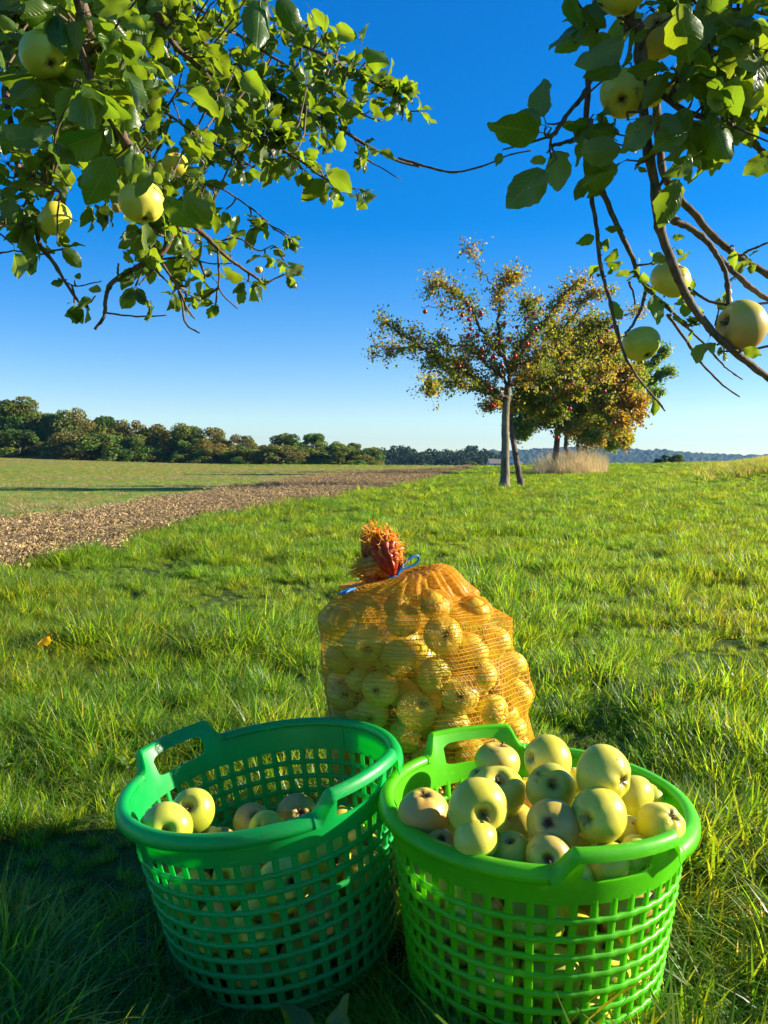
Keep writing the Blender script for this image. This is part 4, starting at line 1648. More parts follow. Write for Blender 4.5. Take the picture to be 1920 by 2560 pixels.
# ---------------------------------------------------------------- net sack of apples (crop 5: origin 760,1300 scale 2.765)
BS = [
    (222, 700, 118, 's', -.5, -1, 0, 'b', 'apple bulging the upper left corner of the orange net sack'),
    (420, 855, 152, 'c', .15, .35, 3, 'b', 'biggest green-tinged apple in the upper left of the orange net'),
    (690, 702, 120, 'c', .5, .9, 1, 'b', 'apple below the knot in the upper middle of the orange net'),
    (905, 600, 112, 's', .9, -.9, 2, 'b', 'apple under the densest netting right of the knot'),
    (960, 795, 136, 'c', .2, .02, 4, 'b', 'apple with a dark eye facing out, upper right of the net'),
    (655, 952, 124, 's', -1, .9, 5, 'b', 'smooth oval apple in the very middle of the net'),
    (895, 1065, 126, 's', .7, .5, 1, 'b', 'greenish apple right of the smooth oval one in the net'),
    (1165, 895, 116, 's', .9, -.9, 0, 'b', 'shiny apple right of the upper dark-eyed one in the net'),
    (240, 965, 114, 'c', -.9, .9, 2, 'b', 'dim apple on the left flank of the net below the corner'),
    (390, 1095, 104, 's', -.9, -.9, 3, 'b', 'half-hidden apple left of the eyed one in the middle left of the net'),
    (525, 1168, 126, 'c', -.28, .12, 0, 'b', 'apple with a dark sunken eye in the middle left of the net'),
    (272, 1212, 110, 'c', .2, .0, 4, 'r', 'dim brown-eyed apple low on the left flank of the net'),
    (1075, 1205, 136, 'c', .05, .05, 2, 'b', 'large apple with a wide brown eye right of centre in the net'),
    (1235, 1085, 108, 's', -.9, -.9, 1, 'b', 'apple above right of the wide-eyed one in the net'),
    (1320, 850, 112, 's', .9, .9, 5, 'b', 'apple on the upper right slope of the net'),
    (1185, 640, 110, 's', .9, -.9, 0, 'b', 'bright glossy apple at the upper right shoulder of the net'),
    (780, 1320, 140, 'c', .3, -.4, 3, 'b', 'big greenish apple low in the middle of the net'),
    (470, 1340, 116, 'c', -.15, .35, 1, 'b', 'apple with a small dark eye at the lower left of the net'),
    (1300, 1325, 122, 's', .9, .2, 4, 'b', 'sunlit apple low on the right of the net'),
    (700, 1490, 122, 's', -.9, .8, 2, 'b', 'dim apple near the bottom of the net above the teal rim'),
    (1030, 1440, 138, 'c', .35, .15, 5, 'b', 'broad apple just above the bright green handle'),
    (1440, 1010, 100, 's', .9, .9, 3, 'b', 'apple bulging the right flank of the net at mid height'),
    (1480, 1200, 104, 's', .9, -.9, 0, 'b', 'apple bulging farthest out on the right flank of the net'),
    (850, 1640, 112, 's', .2, .9, 1, 'o', 'orange-tinted dim apple in the net between the two basket rims'),
    (1440, 1460, 108, 's', .9, .9, 2, 'b', 'apple low at the right flank of the net'),
    (640, 590, 96, 's', -.9, -.9, 4, 'b', 'apple hidden under the gathered net left of the knot'),
    (430, 620, 102, 's', -.9, -.9, 5, 'b', 'apple under the gathered net near the left corner'),
    (1150, 1620, 120, 's', .9, .9, 0, 'b', 'apple in the net seen through the slot of the back handle'),
    (1040, 620, 90, 's', .9, -.9, 3, 'b', 'apple under the netting of the right shoulder')]
BC = Vector((BAG[0], BAG[1], 0))
pos, rad, fixd, seen = [], [], [], []
for a in BS:
    cx, cy, r, kind, fx, fy, sh, col, lb = a
    px, py = 760 + cx / 2.765, 1300 + cy / 2.765
    # apples sit on the rounded front of the sack
    mid = 860 if cy > 900 else 790
    hw = 700 if cy > 900 else 600
    u = min(.98, abs(cx - mid) / hw)
    depth_off = .115 * math.sqrt(max(0, 1 - u * u)) * (1 if cy > 750 else .75)
    if r < 106:
        depth_off -= .025
    ray = CF + CR * ((px - 960) / F) + CU * ((1280 - py) / F)
    d = (BC.y - depth_off) / ray.y
    p = CP + ray * d
    pos.append(tuple(p))
    rad.append(r / 2.765 * d / F)
    fixd.append(True)
    seen.append((feature_axis(kind, fx, fy, ray), sh, col, lb))
# approximate half widths of the sack by height, from its outline
BZ = [0.0, .05, .11, .19, .28, .355, .415]
BA = [.15, .185, .195, .185, .165, .145, .10]
BX = [.10, .105, .095, .085, .060, .045, .045]


def bag_wall(pos, rad, fx):
    a = np.interp(pos[:, 2], BZ, BA) - rad
    b = a * .78 + .01
    cx = np.interp(pos[:, 2], BZ, BX)
    u, v = (pos[:, 0] - cx) / a, (pos[:, 1] - BC.y - .01) / b
    L = np.hypot(u, v)
    k = (L > 1) & ~fx
    pos[k, 0] = cx[k] + (pos[k, 0] - cx[k]) / L[k]
    pos[k, 1] = BC.y + .01 + (pos[k, 1] - BC.y - .01) / L[k]
    k = (pos[:, 2] < rad + .004) & ~fx
    pos[k, 2] = (rad + .004)[k]
    return pos


ns = len(pos)
for i in range(100):
    a = R.uniform(0, 6.28)
    q = math.sqrt(R.random())
    pos.append((BC.x + .13 * q * math.cos(a), BC.y + .02 + .10 * q * math.sin(a), R.uniform(.04, .36)))
    rad.append(R.uniform(.033, .039))
    fixd.append(False)
pos = relax(pos, rad, fixd, bag_wall, 220, .0008)
keepi = []
for i in range(len(pos)):
    if i >= ns:
        if pos[i][2] > .37 or any(np.linalg.norm(pos[i] - pos[j]) < (rad[i] + rad[j]) * .66 for j in range(ns)):
            continue
    keepi.append(i)
for i in keepi:
    if i < ns:
        s_ = seen[i]
        add_apple(pos[i], rad[i] * 1.0, s_[0], s_[1], s_[2], s_[3], 'apples in the orange net sack')
    else:
        front = pos[i][1] < BC.y + .03
        add_apple(pos[i], rad[i], rvec(), R.randrange(6), R.choice('bbbbyr'), 'apple packed behind others deep inside the orange net sack', 'apples deep in the orange net sack', extras=front)

# the net itself: a surface drawn taut over the apples
bag = link('net_sack', None)
bag.location = (BAG[0], BAG[1], 0)
tag(bag, 'orange net sack full of apples, tied at the neck with blue string', 'sack')
NT, NZ = 240, 96
zs = np.linspace(0.0, .44, NZ)
th = np.arange(NT) / NT * 2 * math.pi
cxs = np.interp(zs, BZ, BX)
cys = np.full(NZ, BC.y + .01)
rr_ = np.zeros((NZ, NT))
ap = np.array([pos[i] for i in keepi])
ar = np.array([rad[i] for i in keepi]) + .0035
for i in range(NZ):
    for k_ in range(len(ap)):
        dz = zs[i] - ap[k_, 2]
        if abs(dz) >= ar[k_]:
            continue
        rc = math.sqrt(ar[k_] ** 2 - dz ** 2)
        ox_, oy_ = ap[k_, 0] - cxs[i], ap[k_, 1] - cys[i]
        t_ = ox_ * np.cos(th) + oy_ * np.sin(th)
        pd = ox_ * ox_ + oy_ * oy_ - t_ * t_
        ok = (pd < rc * rc)
        ex = np.where(ok, t_ + np.sqrt(np.clip(rc * rc - pd, 0, None)), 0)
        rr_[i] = np.maximum(rr_[i], ex)


def dil(A, kz, kt, f):
    B = A.copy()
    for dt in range(-kt, kt + 1):
        B = f(B, np.roll(A, dt, 1))
    C_ = B.copy()
    for dz in range(1, kz + 1):
        C_[dz:] = f(C_[dz:], B[:-dz])
        C_[:-dz] = f(C_[:-dz], B[dz:])
    return C_


rr_ = dil(dil(rr_, 9, 11, np.maximum), 9, 11, np.minimum)
rr_ = np.maximum(rr_, .06)
for _ in range(4):
    rr_ = (rr_ * 2 + np.roll(rr_, 1, 1) + np.roll(rr_, -1, 1)) / 4
    rr_[1:-1] = (rr_[1:-1] * 2 + rr_[:-2] + rr_[2:]) / 4
rr_[:6] *= np.linspace(.85, 1, 6)[:, None]
S = np.zeros((NZ, NT, 3))
S[..., 0] = cxs[:, None] + rr_ * np.cos(th)
S[..., 1] = cys[:, None] + rr_ * np.sin(th)
S[..., 2] = zs[:, None]


def c5(cx, cy, y=None):
    """crop-5 point on the upright plane y metres away"""
    px, py = 760 + cx / 2.765, 1300 + cy / 2.765
    ray = CF + CR * ((px - 960) / F) + CU * ((1280 - py) / F)
    return CP + ray * ((y if y else BC.y) / ray.y)


# upper rings, each an ellipse between a left and a right point of the outline
TOPR = [((262, 478), (1195, 520), .098), ((330, 455), (1110, 425), .088), ((410, 438), (1030, 345), .074), ((490, 425), (960, 312), .058), ((550, 410), (880, 318), .040), ((585, 402), (770, 350), .022), ((596, 398), (665, 385), .010), ((606, 392), (642, 388), .0055)]
rings_ = []
base_i = int(np.argmin(abs(zs - (c5(700, 640).z))))
R0 = S[base_i]
for (l_, r_, dy) in TOPR:
    a, b = c5(*l_), c5(*r_)
    m_ = (a + b) / 2
    hv = (b - a) / 2
    ring = np.zeros((NT, 3))
    for j, t in enumerate(th):
        wr = 1 + .03 * math.sin(17 * t) + .02 * math.sin(29 * t + 1)
        ring[j] = (m_ + hv * math.cos(t) * wr + Vector((0, 1, 0)) * (dy * math.sin(t) * wr))
    rings_.append(ring)
ctrl = [S[base_i - 6], S[base_i]] + rings_
ctrl = np.array(ctrl)
top = []
SUB = 9
for i in range(1, len(ctrl) - 1):
    p0, p1, p2, p3 = ctrl[i - 1], ctrl[i], ctrl[i + 1], ctrl[min(i + 2, len(ctrl) - 1)]
    for k_ in range(SUB):
        t = k_ / SUB
        top.append(0.5 * ((2 * p1) + (p2 - p0) * t + (2 * p0 - 5 * p1 + 4 * p2 - p3) * t * t + (3 * p1 - p0 - 3 * p2 + p3) * t ** 3))
top.append(ctrl[-1])
top = np.array(top)
# fine pleats running to the knot
for i in range(len(top)):
    f = i / len(top)
    c = top[i].mean(0)
    w = 1 + (.010 + .05 * f) * np.sin(31 * th + 3 * math.sin(i * .1)) * sstep(0, .3, f) + .012 * np.sin(13 * th + 1.7) * sstep(0, .3, f)
    top[i] = c + (top[i] - c) * w[:, None]
    if f > .05:   # cloth rests on the apples under it
        for k_ in range(len(ap)):
            v = top[i] - ap[k_]
            L = np.linalg.norm(v, axis=1)
            kk = L < ar[k_]
            top[i][kk] = ap[k_] + v[kk] / L[kk, None] * ar[k_]
ALL = np.concatenate([S[:base_i], top])


def netmat(name, col, tr, amt):
    M = Mat(name)
    co = M.coord()
    c = M.mix(M.noise(60, 3, co), tuple(x * .85 for x in col), tuple(min(1, x * 1.15) for x in col))
    M.l(c, M.b.inputs['Base Color'])
    M.b.inputs['Roughness'].default_value = .38
    M.b.inputs['Specular IOR Level'].default_value = .5
    M.translucent(tr, amt)
    return M


M_NET = netmat('orange_net_thread', (.95, .50, .02), (1.0, .60, .03), .40).m
# closely knitted upper cloth: woven too finely to see each hole, so light partly passes between threads
Mc = netmat('orange_net_cloth', (.95, .42, .015), (1.0, .54, .02), .5)
mx = Mc.out.inputs['Surface'].links[0].from_node
at = Mc.n('ShaderNodeAttribute', attribute_name='tint')
tp_ = Mc.n('ShaderNodeBsdfTransparent')
mm = Mc.n('ShaderNodeMixShader')
wv = Mc.n('ShaderNodeUVMap')
no = Mc.noise(150, 2, Mc.coord())
sp = Mc.n('ShaderNodeSeparateColor')
Mc.l(at.outputs['Color'], sp.inputs[0])
fac = Mc.math('ADD', sp.outputs[0], Mc.math('MULTIPLY_ADD', no, .16, -.08))
cl = Mc.n('ShaderNodeClamp')
Mc.l(fac, cl.inputs[0])
Mc.l(cl.outputs[0], mm.inputs[0])
Mc.l(tp_.outputs[0], mm.inputs[1])
Mc.l(mx.outputs[0], mm.inputs[2])
Mc.l(mm.outputs[0], Mc.out.inputs['Surface'])

off = np.array([BAG[0], BAG[1], 0])
nr = len(ALL)
tn = np.ones((nr, NT, 4))
for i in range(nr):
    f = (i - base_i) / (nr - base_i)
    tn[i, :, 0] = .0 if i < base_i - 8 else float(np.interp(f, [-.15, 0.0, .15, .45, 1], [0.0, .08, .40, .75, .95]))
cl_o = link('cloth', grid_mesh('cloth', ALL - off, Mc.m, closed_u=True, tint=tn), bag)
cl_o['label'] = 'fine knitted orange netting, densest where it gathers to the knot'

# threads: level rows, joined by slanting stitches
def surf(i, t):
    i0 = min(int(i), nr - 2)
    fi = i - i0
    j = (t / (2 * math.pi) * NT) % NT
    j0 = int(j)
    fj = j - j0
    j1 = (j0 + 1) % NT
    j0 %= NT
    a = ALL[i0, j0] * (1 - fj) + ALL[i0, j1] * fj
    b = ALL[i0 + 1, j0] * (1 - fj) + ALL[i0 + 1, j1] * fj
    return a * (1 - fi) + b * fi


# rows evenly spaced along the surface
seg = np.linalg.norm(np.diff(ALL, axis=0), axis=2).mean(1)
cum = np.concatenate([[0], np.cumsum(seg)])
SP = .0088
rows_i = np.interp(np.arange(.004, cum[-1] - .004, SP), cum, np.arange(nr))
NV = 210
rows = []
for q, ri in enumerate(rows_i):
    sag = .55 * np.sin(th[:1] * 0)
    rows.append([surf(min(nr - 1.01, max(0, ri + 1.1 * noise.noise((2 * math.cos(2 * math.pi * j / NV), 2 * math.sin(2 * math.pi * j / NV), q * .35)))), 2 * math.pi * j / NV) for j in range(NV)])
rows = np.array(rows) - off
cen = rows.mean(1, keepdims=True)


def ribbon(A, B, r, V, Fc):
    """three-sided thread from A to B (arrays of points)"""
    d = B - A
    L = np.linalg.norm(d, axis=1, keepdims=True) + 1e-9
    d = d / L
    u = np.cross(d, np.array([0.31, .22, .93]))
    u /= np.linalg.norm(u, axis=1, keepdims=True) + 1e-9
    v = np.cross(d, u)
    b = sum(len(x) for x in V)
    n_ = len(A)
    ring = []
    for E in (A, B):
        for k_ in range(3):
            g_ = 2 * math.pi * k_ / 3
            ring.append(E + (u * math.cos(g_) + v * math.sin(g_)) * r)
    arr = np.stack(ring, 1).reshape(-1, 3)
    V.append(arr)
    ix = b + np.arange(n_)[:, None] * 6
    for k_ in range(3):
        k2 = (k_ + 1) % 3
        Fc.append(ix + np.array([[k_, k2, 3 + k2, 3 + k_]]))


V_, F_ = [], []
for q in range(len(rows)):
    ribbon(rows[q], np.roll(rows[q], -1, 0), .00080, V_, F_)
V2, F2 = [], []
for q in range(len(rows) - 1):
    sh = 0 if q % 2 else 1
    ribbon(rows[q], np.roll(rows[q + 1], -1 if sh else 1, 0), .00033, V2, F2)
    ribbon(rows[q][sh::2], rows[q + 1][sh::2], .00033, V2, F2)


def quads(name, V, Fc, mat, parent):
    v = np.concatenate(V)
    f = np.concatenate(Fc)
    me = bpy.data.meshes.new(name)
    me.vertices.add(len(v))
    me.vertices.foreach_set('co', v.astype(np.float32).ravel())
    me.loops.add(len(f) * 4)
    me.loops.foreach_set('vertex_index', f.astype(np.int32).ravel())
    me.polygons.add(len(f))
    me.polygons.foreach_set('loop_start', (np.arange(len(f)) * 4).astype(np.int32))
    me.polygons.foreach_set('use_smooth', [True] * len(f))
    me.materials.append(mat)
    me.update(calc_edges=True)
    o = link(name, me, parent)
    o['kind'] = 'stuff'
    return o


quads('net_thread', V_, F_, M_NET, bag)
quads('net_stitch', V2, F2, M_NET, bag)

# the gathered tuft above the knot
Mt = Mat('gathered_net_tuft')
at = Mt.n('ShaderNodeAttribute', attribute_name='tint')
nz_ = Mt.noise(90, 4, Mt.coord())
c = Mt.mix(Mt.ramp(nz_, [(.42, (0, 0, 0)), (.6, (1, 1, 1))]), at.outputs['Color'], Mt.mix(1.0, at.outputs['Color'], (.8, .5, .6), 'MULTIPLY'))
Mt.l(c, Mt.b.inputs['Base Color'])
Mt.b.inputs['Roughness'].default_value = .4
Mt.bump(Mt.noise(400, 3, Mt.coord()), .6, .002)
Mt.translucent(c, .35)
M_TUFT = Mt.m


def lobe(path, wid, col0, col1, seed, name='tuft'):
    """crumpled sleeve of netting flaring from the knot"""
    q = catmull([c5(*p[:2], BC.y + p[2]) for p in path], 6)
    n_, m_ = len(q), 56
    P = np.zeros((n_, m_, 3))
    T = np.ones((n_, m_, 4))
    for i in range(n_):
        t = i / (n_ - 1)
        ax = (q[min(i + 1, n_ - 1)] - q[max(i - 1, 0)]).normalized()
        u = ax.cross(Vector((0, 1, 0))).normalized()
        v = ax.cross(u)
        w = float(np.interp(t, np.linspace(0, 1, len(wid)), wid))
        for j in range(m_):
            a = 2 * math.pi * j / m_
            fold = math.sin(9 * a + seed + 2.5 * noise.noise((i * .3, seed, 0)))
            f = 1 + (.12 + .30 * t) * fold + .16 * math.sin(23 * a + seed * 3) + .35 * t * noise.noise((math.cos(a) * 2, math.sin(a) * 2, i * .35 + seed))
            r_ = w * f
            p = q[i] + u * (r_ * math.cos(a)) + v * (r_ * .7 * math.sin(a))
            if i > n_ - 4:
                p += ax * (.012 * noise.noise((a * 3, seed, 7)) * 2)
            P[i, j] = tuple(p - Vector(off))
            k_ = .42 + .25 * fold + .9 * noise.noise((math.cos(a) * 2.3, math.sin(a) * 2.3, i * .3 + seed * 2))
            k_ = min(1, max(0, k_ + (t - .8) * 1.2))
            T[i, j, :3] = [col0[z] * (1 - k_) + col1[z] * k_ for z in range(3)]
    me = grid_mesh(name, P, M_TUFT, closed_u=True, tint=T)
    return link(name, me, bag)


RED, ORG, YEL = (.60, .07, .015), (.92, .38, .03), (.95, .60, .12)
lobe([(612, 392, 0), (560, 360, -.005), (500, 320, -.01), (440, 330, -.01), (385, 345, -.005)], [.005, .009, .013, .013, .009], ORG, YEL, 1.0)
lobe([(618, 388, 0), (600, 330, -.01), (575, 270, -.012), (545, 200, -.01), (510, 140, 0), (480, 85, .005)], [.005, .012, .017, .019, .015, .008], RED, ORG, 2.3)
lobe([(620, 388, .01), (635, 310, .01), (620, 240, .01), (600, 170, .012), (585, 105, .02)], [.005, .010, .014, .013, .006], RED, ORG, 4.4)
lobe([(610, 392, 0), (540, 330, 0), (480, 260, .0), (450, 190, 0), (440, 120, 0)], [.005, .010, .012, .011, .007], RED, YEL, 6.1)
lobe([(608, 392, .0), (530, 360, .004), (470, 370, .004), (410, 400, .002)], [.006, .012, .014, .008], RED, YEL, 8.7)
fr = MB()
rr = random.Random(4)
for k_ in range(420):
    tx, ty = rr.choice([(470, 80), (580, 100), (445, 120), (640, 210), (385, 350), (420, 380), (400, 280), (540, 150), (600, 180), (500, 220), (630, 270)])
    p = c5(tx + rr.gauss(0, 15), ty + rr.gauss(0, 15), BC.y + rr.uniform(-.015, .015)) - Vector(off)
    c = [p]
    d = rvec(rr)
    for s_ in range(6):
        d = (d + rvec(rr) * .9).normalized()
        c.append(c[-1] + d * .004)
    fr.tube(c, .0007, 3, False)
o = fr.build('frayed_thread', M_NET, bag)
o['kind'] = 'stuff'
# blue string
M_BLUE = plain('blue_string', (.012, .16, .42), .45, .4)
st = MB()
kn = c5(612, 393) - Vector(off)
for k_ in range(3):
    st.tube([kn + Vector((.0085 * math.cos(a), .0085 * math.sin(a), .0022 * (k_ - 1) + .0012 * math.sin(a * 2 + k_))) for a in [i * .45 for i in range(15)]], .0014, 6)
def P5(l, dy=0):
    return [c5(x, y, BC.y + dy + z) - Vector(off) for x, y, z in l]
st.tube(catmull(P5([(640, 385, -.004), (670, 330, -.006), (700, 290, -.004), (745, 258, 0), (785, 248, .006), (792, 275, .01), (765, 305, .008), (720, 325, .004), (680, 340, 0), (645, 380, -.004)]), 5), .0022, 7)
st.tube(catmull(P5([(600, 398, -.01), (520, 430, 0.02), (420, 462, .0), (330, 480, -.045), (290, 500, -.060), (252, 509, -.055), (262, 496, -.05), (320, 478, -.045)]), 5), .0022, 7)
st.build('string', M_BLUE, bag)

# ---------------------------------------------------------------- the apple tree overhead
def c1(x, y):
    return x / 1.58, y / 1.58


def c2(x, y):
    return 1150 + x / 2.087, y / 2.087


ML = Mat('apple_leaf')
uvn = ML.n('ShaderNodeAttribute', attribute_name='luv')
sx = ML.n('ShaderNodeSeparateColor')
ML.l(uvn.outputs['Color'], sx.inputs[0])
U_, V_2 = sx.outputs[0], sx.outputs[1]
av = ML.math('ABSOLUTE', ML.math('SUBTRACT', V_2, .5))
ph = ML.math('SUBTRACT', U_, ML.math('MULTIPLY', av, .55))
vein = ML.math('PINGPONG', ML.math('MULTIPLY', ph, 9.0), .5)
vl = ML.ramp(vein, [(0.0, (1, 1, 1)), (.10, (0, 0, 0))])
mid = ML.ramp(av, [(0.0, (1, 1, 1)), (.035, (0, 0, 0))])
veins = ML.math('MAXIMUM', ML.math('MULTIPLY', vl, .8), mid)
oi = ML.n('ShaderNodeObjectInfo')
at = ML.n('ShaderNodeAttribute', attribute_name='tint')
k = ML.math('MULTIPLY_ADD', oi.outputs['Random'], .5, .75)
geo = ML.n('ShaderNodeNewGeometry')
blot = ML.noise(30, 4, geo.outputs['Position'])
topc = ML.mix(blot, (.042, .105, .008), (.07, .145, .012))
undc = ML.mix(blot, (.13, .19, .05), (.18, .235, .07))
cc = ML.mix(geo.outputs['Backfacing'], topc, undc)
cc = ML.mix(ML.math('MULTIPLY', veins, .5), cc, (.24, .30, .08))
spots = ML.ramp(ML.noise(170, 3, geo.outputs['Position']), [(.69, (0, 0, 0)), (.73, (1, 1, 1))])
cc = ML.mix(ML.math('MULTIPLY', spots, .7), cc, (.12, .06, .02))
cc = ML.mix(1.0, cc, at.outputs['Color'], 'MULTIPLY')
vs_ = ML.n('ShaderNodeVectorMath', operation='SCALE')
ML.l(cc, vs_.inputs[0])
ML.l(k, vs_.inputs['Scale'])
ML.l(vs_.outputs[0], ML.b.inputs['Base Color'])
tc = ML.mix(ML.math('MULTIPLY', veins, .6), (.28, .41, .010), (.42, .50, .06))
tc = ML.mix(1.0, tc, at.outputs['Color'], 'MULTIPLY')
ML.l(ML.math('MULTIPLY_ADD', geo.outputs['Backfacing'], .3, .34), ML.b.inputs['Roughness'])
ML.b.inputs['Specular IOR Level'].default_value = .5
ML.bump(ML.math('SUBTRACT', ML.noise(110, 2, geo.outputs['Position']), veins), .5, .0012)
ML.translucent(tc, .45)
M_LEAF = ML.m


def leaf_geo(seed, wr, curl, fold, side_curl, bite=False):
    """one leaf along +X, one unit long, with a stalk; returns verts, faces, (u, v) per vertex"""
    rr = random.Random(seed)
    ns_ = 12
    vs, uv, fs = [], [], []
    off_ = [-1, -.5, 0, .5, 1]
    bites = {}
    if bite:
        for _ in range(3):
            bites[(rr.randrange(2, 11), rr.choice((-1, 1)))] = rr.uniform(.35, .7)
    TS = [0, .05, .12, .21, .31, .42, .53, .64, .74, .83, .91, .965, 1]
    for i in range(ns_ + 1):
        t = TS[i]
        w = wr * .5 * (math.sin(math.pi * min(1, t ** .80)) ** .74) * (1 - .10 * t) if 0 < t < 1 else .003
        x = t - curl * .18 * t * t
        zc = -curl * .35 * t * t + .02 * math.sin(6 * t + seed)
        for s_ in off_:
            e_ = abs(s_)
            ww = w * s_
            if e_ == 1:
                ww *= 1 + (.045 if i % 2 else -.035) + rr.uniform(-.02, .02)
                ww *= bites.get((i, s_), 1)
            z = zc + fold * abs(ww) - side_curl * (abs(ww) ** 2) * 3.5 + (.055 * math.sin(11 * t + 2 * s_ + seed) * e_ * min(1, 4 * t * (1 - t)))
            vs.append((x, ww, z))
            uv.append((t, .5 + .5 * s_ * (w / (wr * .5))))
    for i in range(ns_):
        for j in range(4):
            a = i * 5 + j
            fs.append((a, a + 5, a + 6, a + 1))
    # stalk
    b = len(vs)
    for k_, (x, z, r_) in enumerate([(-.30, .05, .014), (-.15, .015, .010), (.0, 0, .010), (.3, -curl * .03, .006)]):
        for a in range(3):
            g_ = 2.094 * a + .5
            vs.append((x, r_ * math.cos(g_), z - .004 + r_ * math.sin(g_)))
            uv.append((.0, .5))
    for k_ in range(3):
        for a in range(3):
            a2 = (a + 1) % 3
            fs.append((b + k_ * 3 + a, b + k_ * 3 + a2, b + k_ * 3 + 3 + a2, b + k_ * 3 + 3 + a))
    return vs, fs, uv


def finish_leaf(name, vs, fs, uv, tint):
    me = bpy.data.meshes.new(name)
    me.from_pydata(vs, [], fs)
    me.materials.append(M_LEAF)
    me.polygons.foreach_set('use_smooth', [True] * len(me.polygons))
    for nm, dat in (('luv', [(u, v, 0, 1) for u, v in uv]), ('tint', [tuple(c) + (1,) for c in tint])):
        a = me.color_attributes.new(nm, 'FLOAT_COLOR', 'POINT')
        a.data.foreach_set('color', np.array(dat, dtype=np.float32).ravel())
    me.update()
    return me


LG = [leaf_geo(1, .60, .4, .35, .5), leaf_geo(2, .55, 1.0, .25, .8), leaf_geo(3, .64, .3, .5, .3, True), leaf_geo(4, .60, .6, .7, .4),
      leaf_geo(5, .66, -.3, .25, .8), leaf_geo(6, .62, 1.1, .4, 1.1, True), leaf_geo(7, .54, .4, .85, .2), leaf_geo(8, .64, .8, .1, 1.2)]
LM = []
for i, (v, f, u) in enumerate(LG):
    t = [(1.0, 1.0, 1.0), (.9, .9, .9), (1.15, 1.05, .9), (1, 1, 1), (.8, .9, .9), (1.25, 1.1, .9), (1, 1, 1), (.95, 1, 1)][i]
    LM.append(finish_leaf('apple_leaf', v, f, u, [t] * len(v)))

tree = link('overhanging_apple_tree', None)
tree.location = (-.35, -1.7, 0)
TO = Vector(tree.location)
tag(tree, 'big apple tree overhead, leafy boughs with yellow apples hanging into the top corners', 'tree')
skel = []     # points of all branches, to hang leaves from
LEAVES = []   # (length px-size key, matrix, variant)


def branch(pts, conv, d0, d1, w0, w1, dens=1.0, leafsz=(.05, .08), lsp=True, dl=None, pad=None, lmax=1.0):
    n = len(pts)
    P = []
    for i, (x, y) in enumerate(pts):
        a, b = conv(x, y) if conv else (x, y)
        P.append(pt(a, b, d0 + (d1 - d0) * i / max(1, n - 1)))
    if pad:
        P = [Vector(q) for q in pad] + P
    q = catmull(P, 5)
    m = len(q)
    for i in range(1, m - 1):
        q[i] += rvec() * .0007
    rad = []
    for i in range(m):
        t = i / (m - 1)
        r_ = (w0 + (w1 - w0) * t) * (1 + .10 * R.uniform(-1, 1))
        if R.random() < .12:
            r_ *= 1.3
        rad.append(r_)
    mb_ = MB()
    mb_.tube([p - TO for p in q], rad, 8)
    o = mb_.build('branch', MAT_TWIG, tree)
    for i in range(m):
        ax = (q[min(i + 1, m - 1)] - q[max(0, i - 1)]).normalized()
        skel.append((q[i], ax, rad[i]))
    if lsp:
        L = sum((q[i + 1] - q[i]).length for i in range(m - 1))
        k0 = 5 * len(pad) if pad else 0
        for _ in range(int(L * 26 * dens)):
            i = R.randrange(k0, max(k0 + 1, int((m - 1) * lmax)))
            spur(q[i].lerp(q[i + 1], R.random()), (q[i + 1] - q[i]).normalized(), R.randint(3, 6), leafsz, R.uniform(.012, .05))
    return q


TWIGS = MB()


def place_leaf(p, d, nrm, L):
    d = d.normalized()
    s_ = nrm.cross(d)
    if s_.length < .05:
        s_ = d.orthogonal()
    s_.normalize()
    n_ = d.cross(s_)
    M4 = Matrix(((d.x, s_.x, n_.x, p.x), (d.y, s_.y, n_.y, p.y), (d.z, s_.z, n_.z, p.z), (0, 0, 0, 1)))
    M4 = M4 @ Matrix.Scale(L, 4)
    LEAVES.append((M4, R.randrange(8), L, p))


def spur(p, ax, n, sz, ln, bias=None):
    d = (rvec() + ax * .3 + Vector((0, 0, .1)))
    d = d.normalized()
    e_ = p + d * ln
    TWIGS.tube([p - TO, (p + e_) / 2 + rvec() * .003 - TO, e_ - TO], [.0022, .0018, .0020], 5, False)
    for k_ in range(n):
        dd = (rvec() * 1.0 + d * .7 + Vector((0, 0, -.25))).normalized()
        L = R.uniform(*sz)
        nn = (UP * .9 + SUN_DIR * .5 + rvec() * .9)
        place_leaf(e_ + dd * L * .22, dd, nn, L)


# scaffold limbs behind and above the lens
def off_limb(pts, r0, r1):
    q = catmull([Vector(p) for p in pts], 6)
    m = len(q)
    mb_ = MB()
    mb_.tube([p - TO for p in q], [r0 + (r1 - r0) * i / (m - 1) for i in range(m)], 10)
    mb_.build('limb', MAT_BARK2, tree)
    return q


mb = MB()
tq = catmull([(-.35, -1.7, -.05), (-.33, -1.68, .5), (-.36, -1.66, 1.0), (-.32, -1.6, 1.55)], 5)
mb.tube([p - TO for p in tq], [.20 - .04 * i / len(tq) for i in range(len(tq))], 16)
mb.build('trunk', MAT_BARK2, tree)
off_limb([(-.32, -1.62, 1.45), (-.5, -1.0, 2.2), (-.75, 0, 2.65), (-.85, 1.0, 2.55), (-.75, 1.7, 2.15)], .11, .03)
off_limb([(-.3, -1.6, 1.5), (.1, -.9, 2.3), (.5, 0, 2.55), (.72, .8, 2.3), (.72, 1.25, 1.95)], .10, .02)
off_limb([(-.3, -1.6, 1.4), (.3, -2.2, 2.4), (.6, -3.0, 3.1)], .09, .03)
off_limb([(-.38, -1.65, 1.4), (-1.3, -2.0, 2.2), (-2.2, -2.3, 2.6)], .09, .03)
off_limb([(.55, .2, 2.52), (1.0, .8, 2.3), (1.25, 1.3, 2.0), (1.35, 1.6, 1.7)], .05, .012)

SL, SM = (.045, .070), (.034, .054)
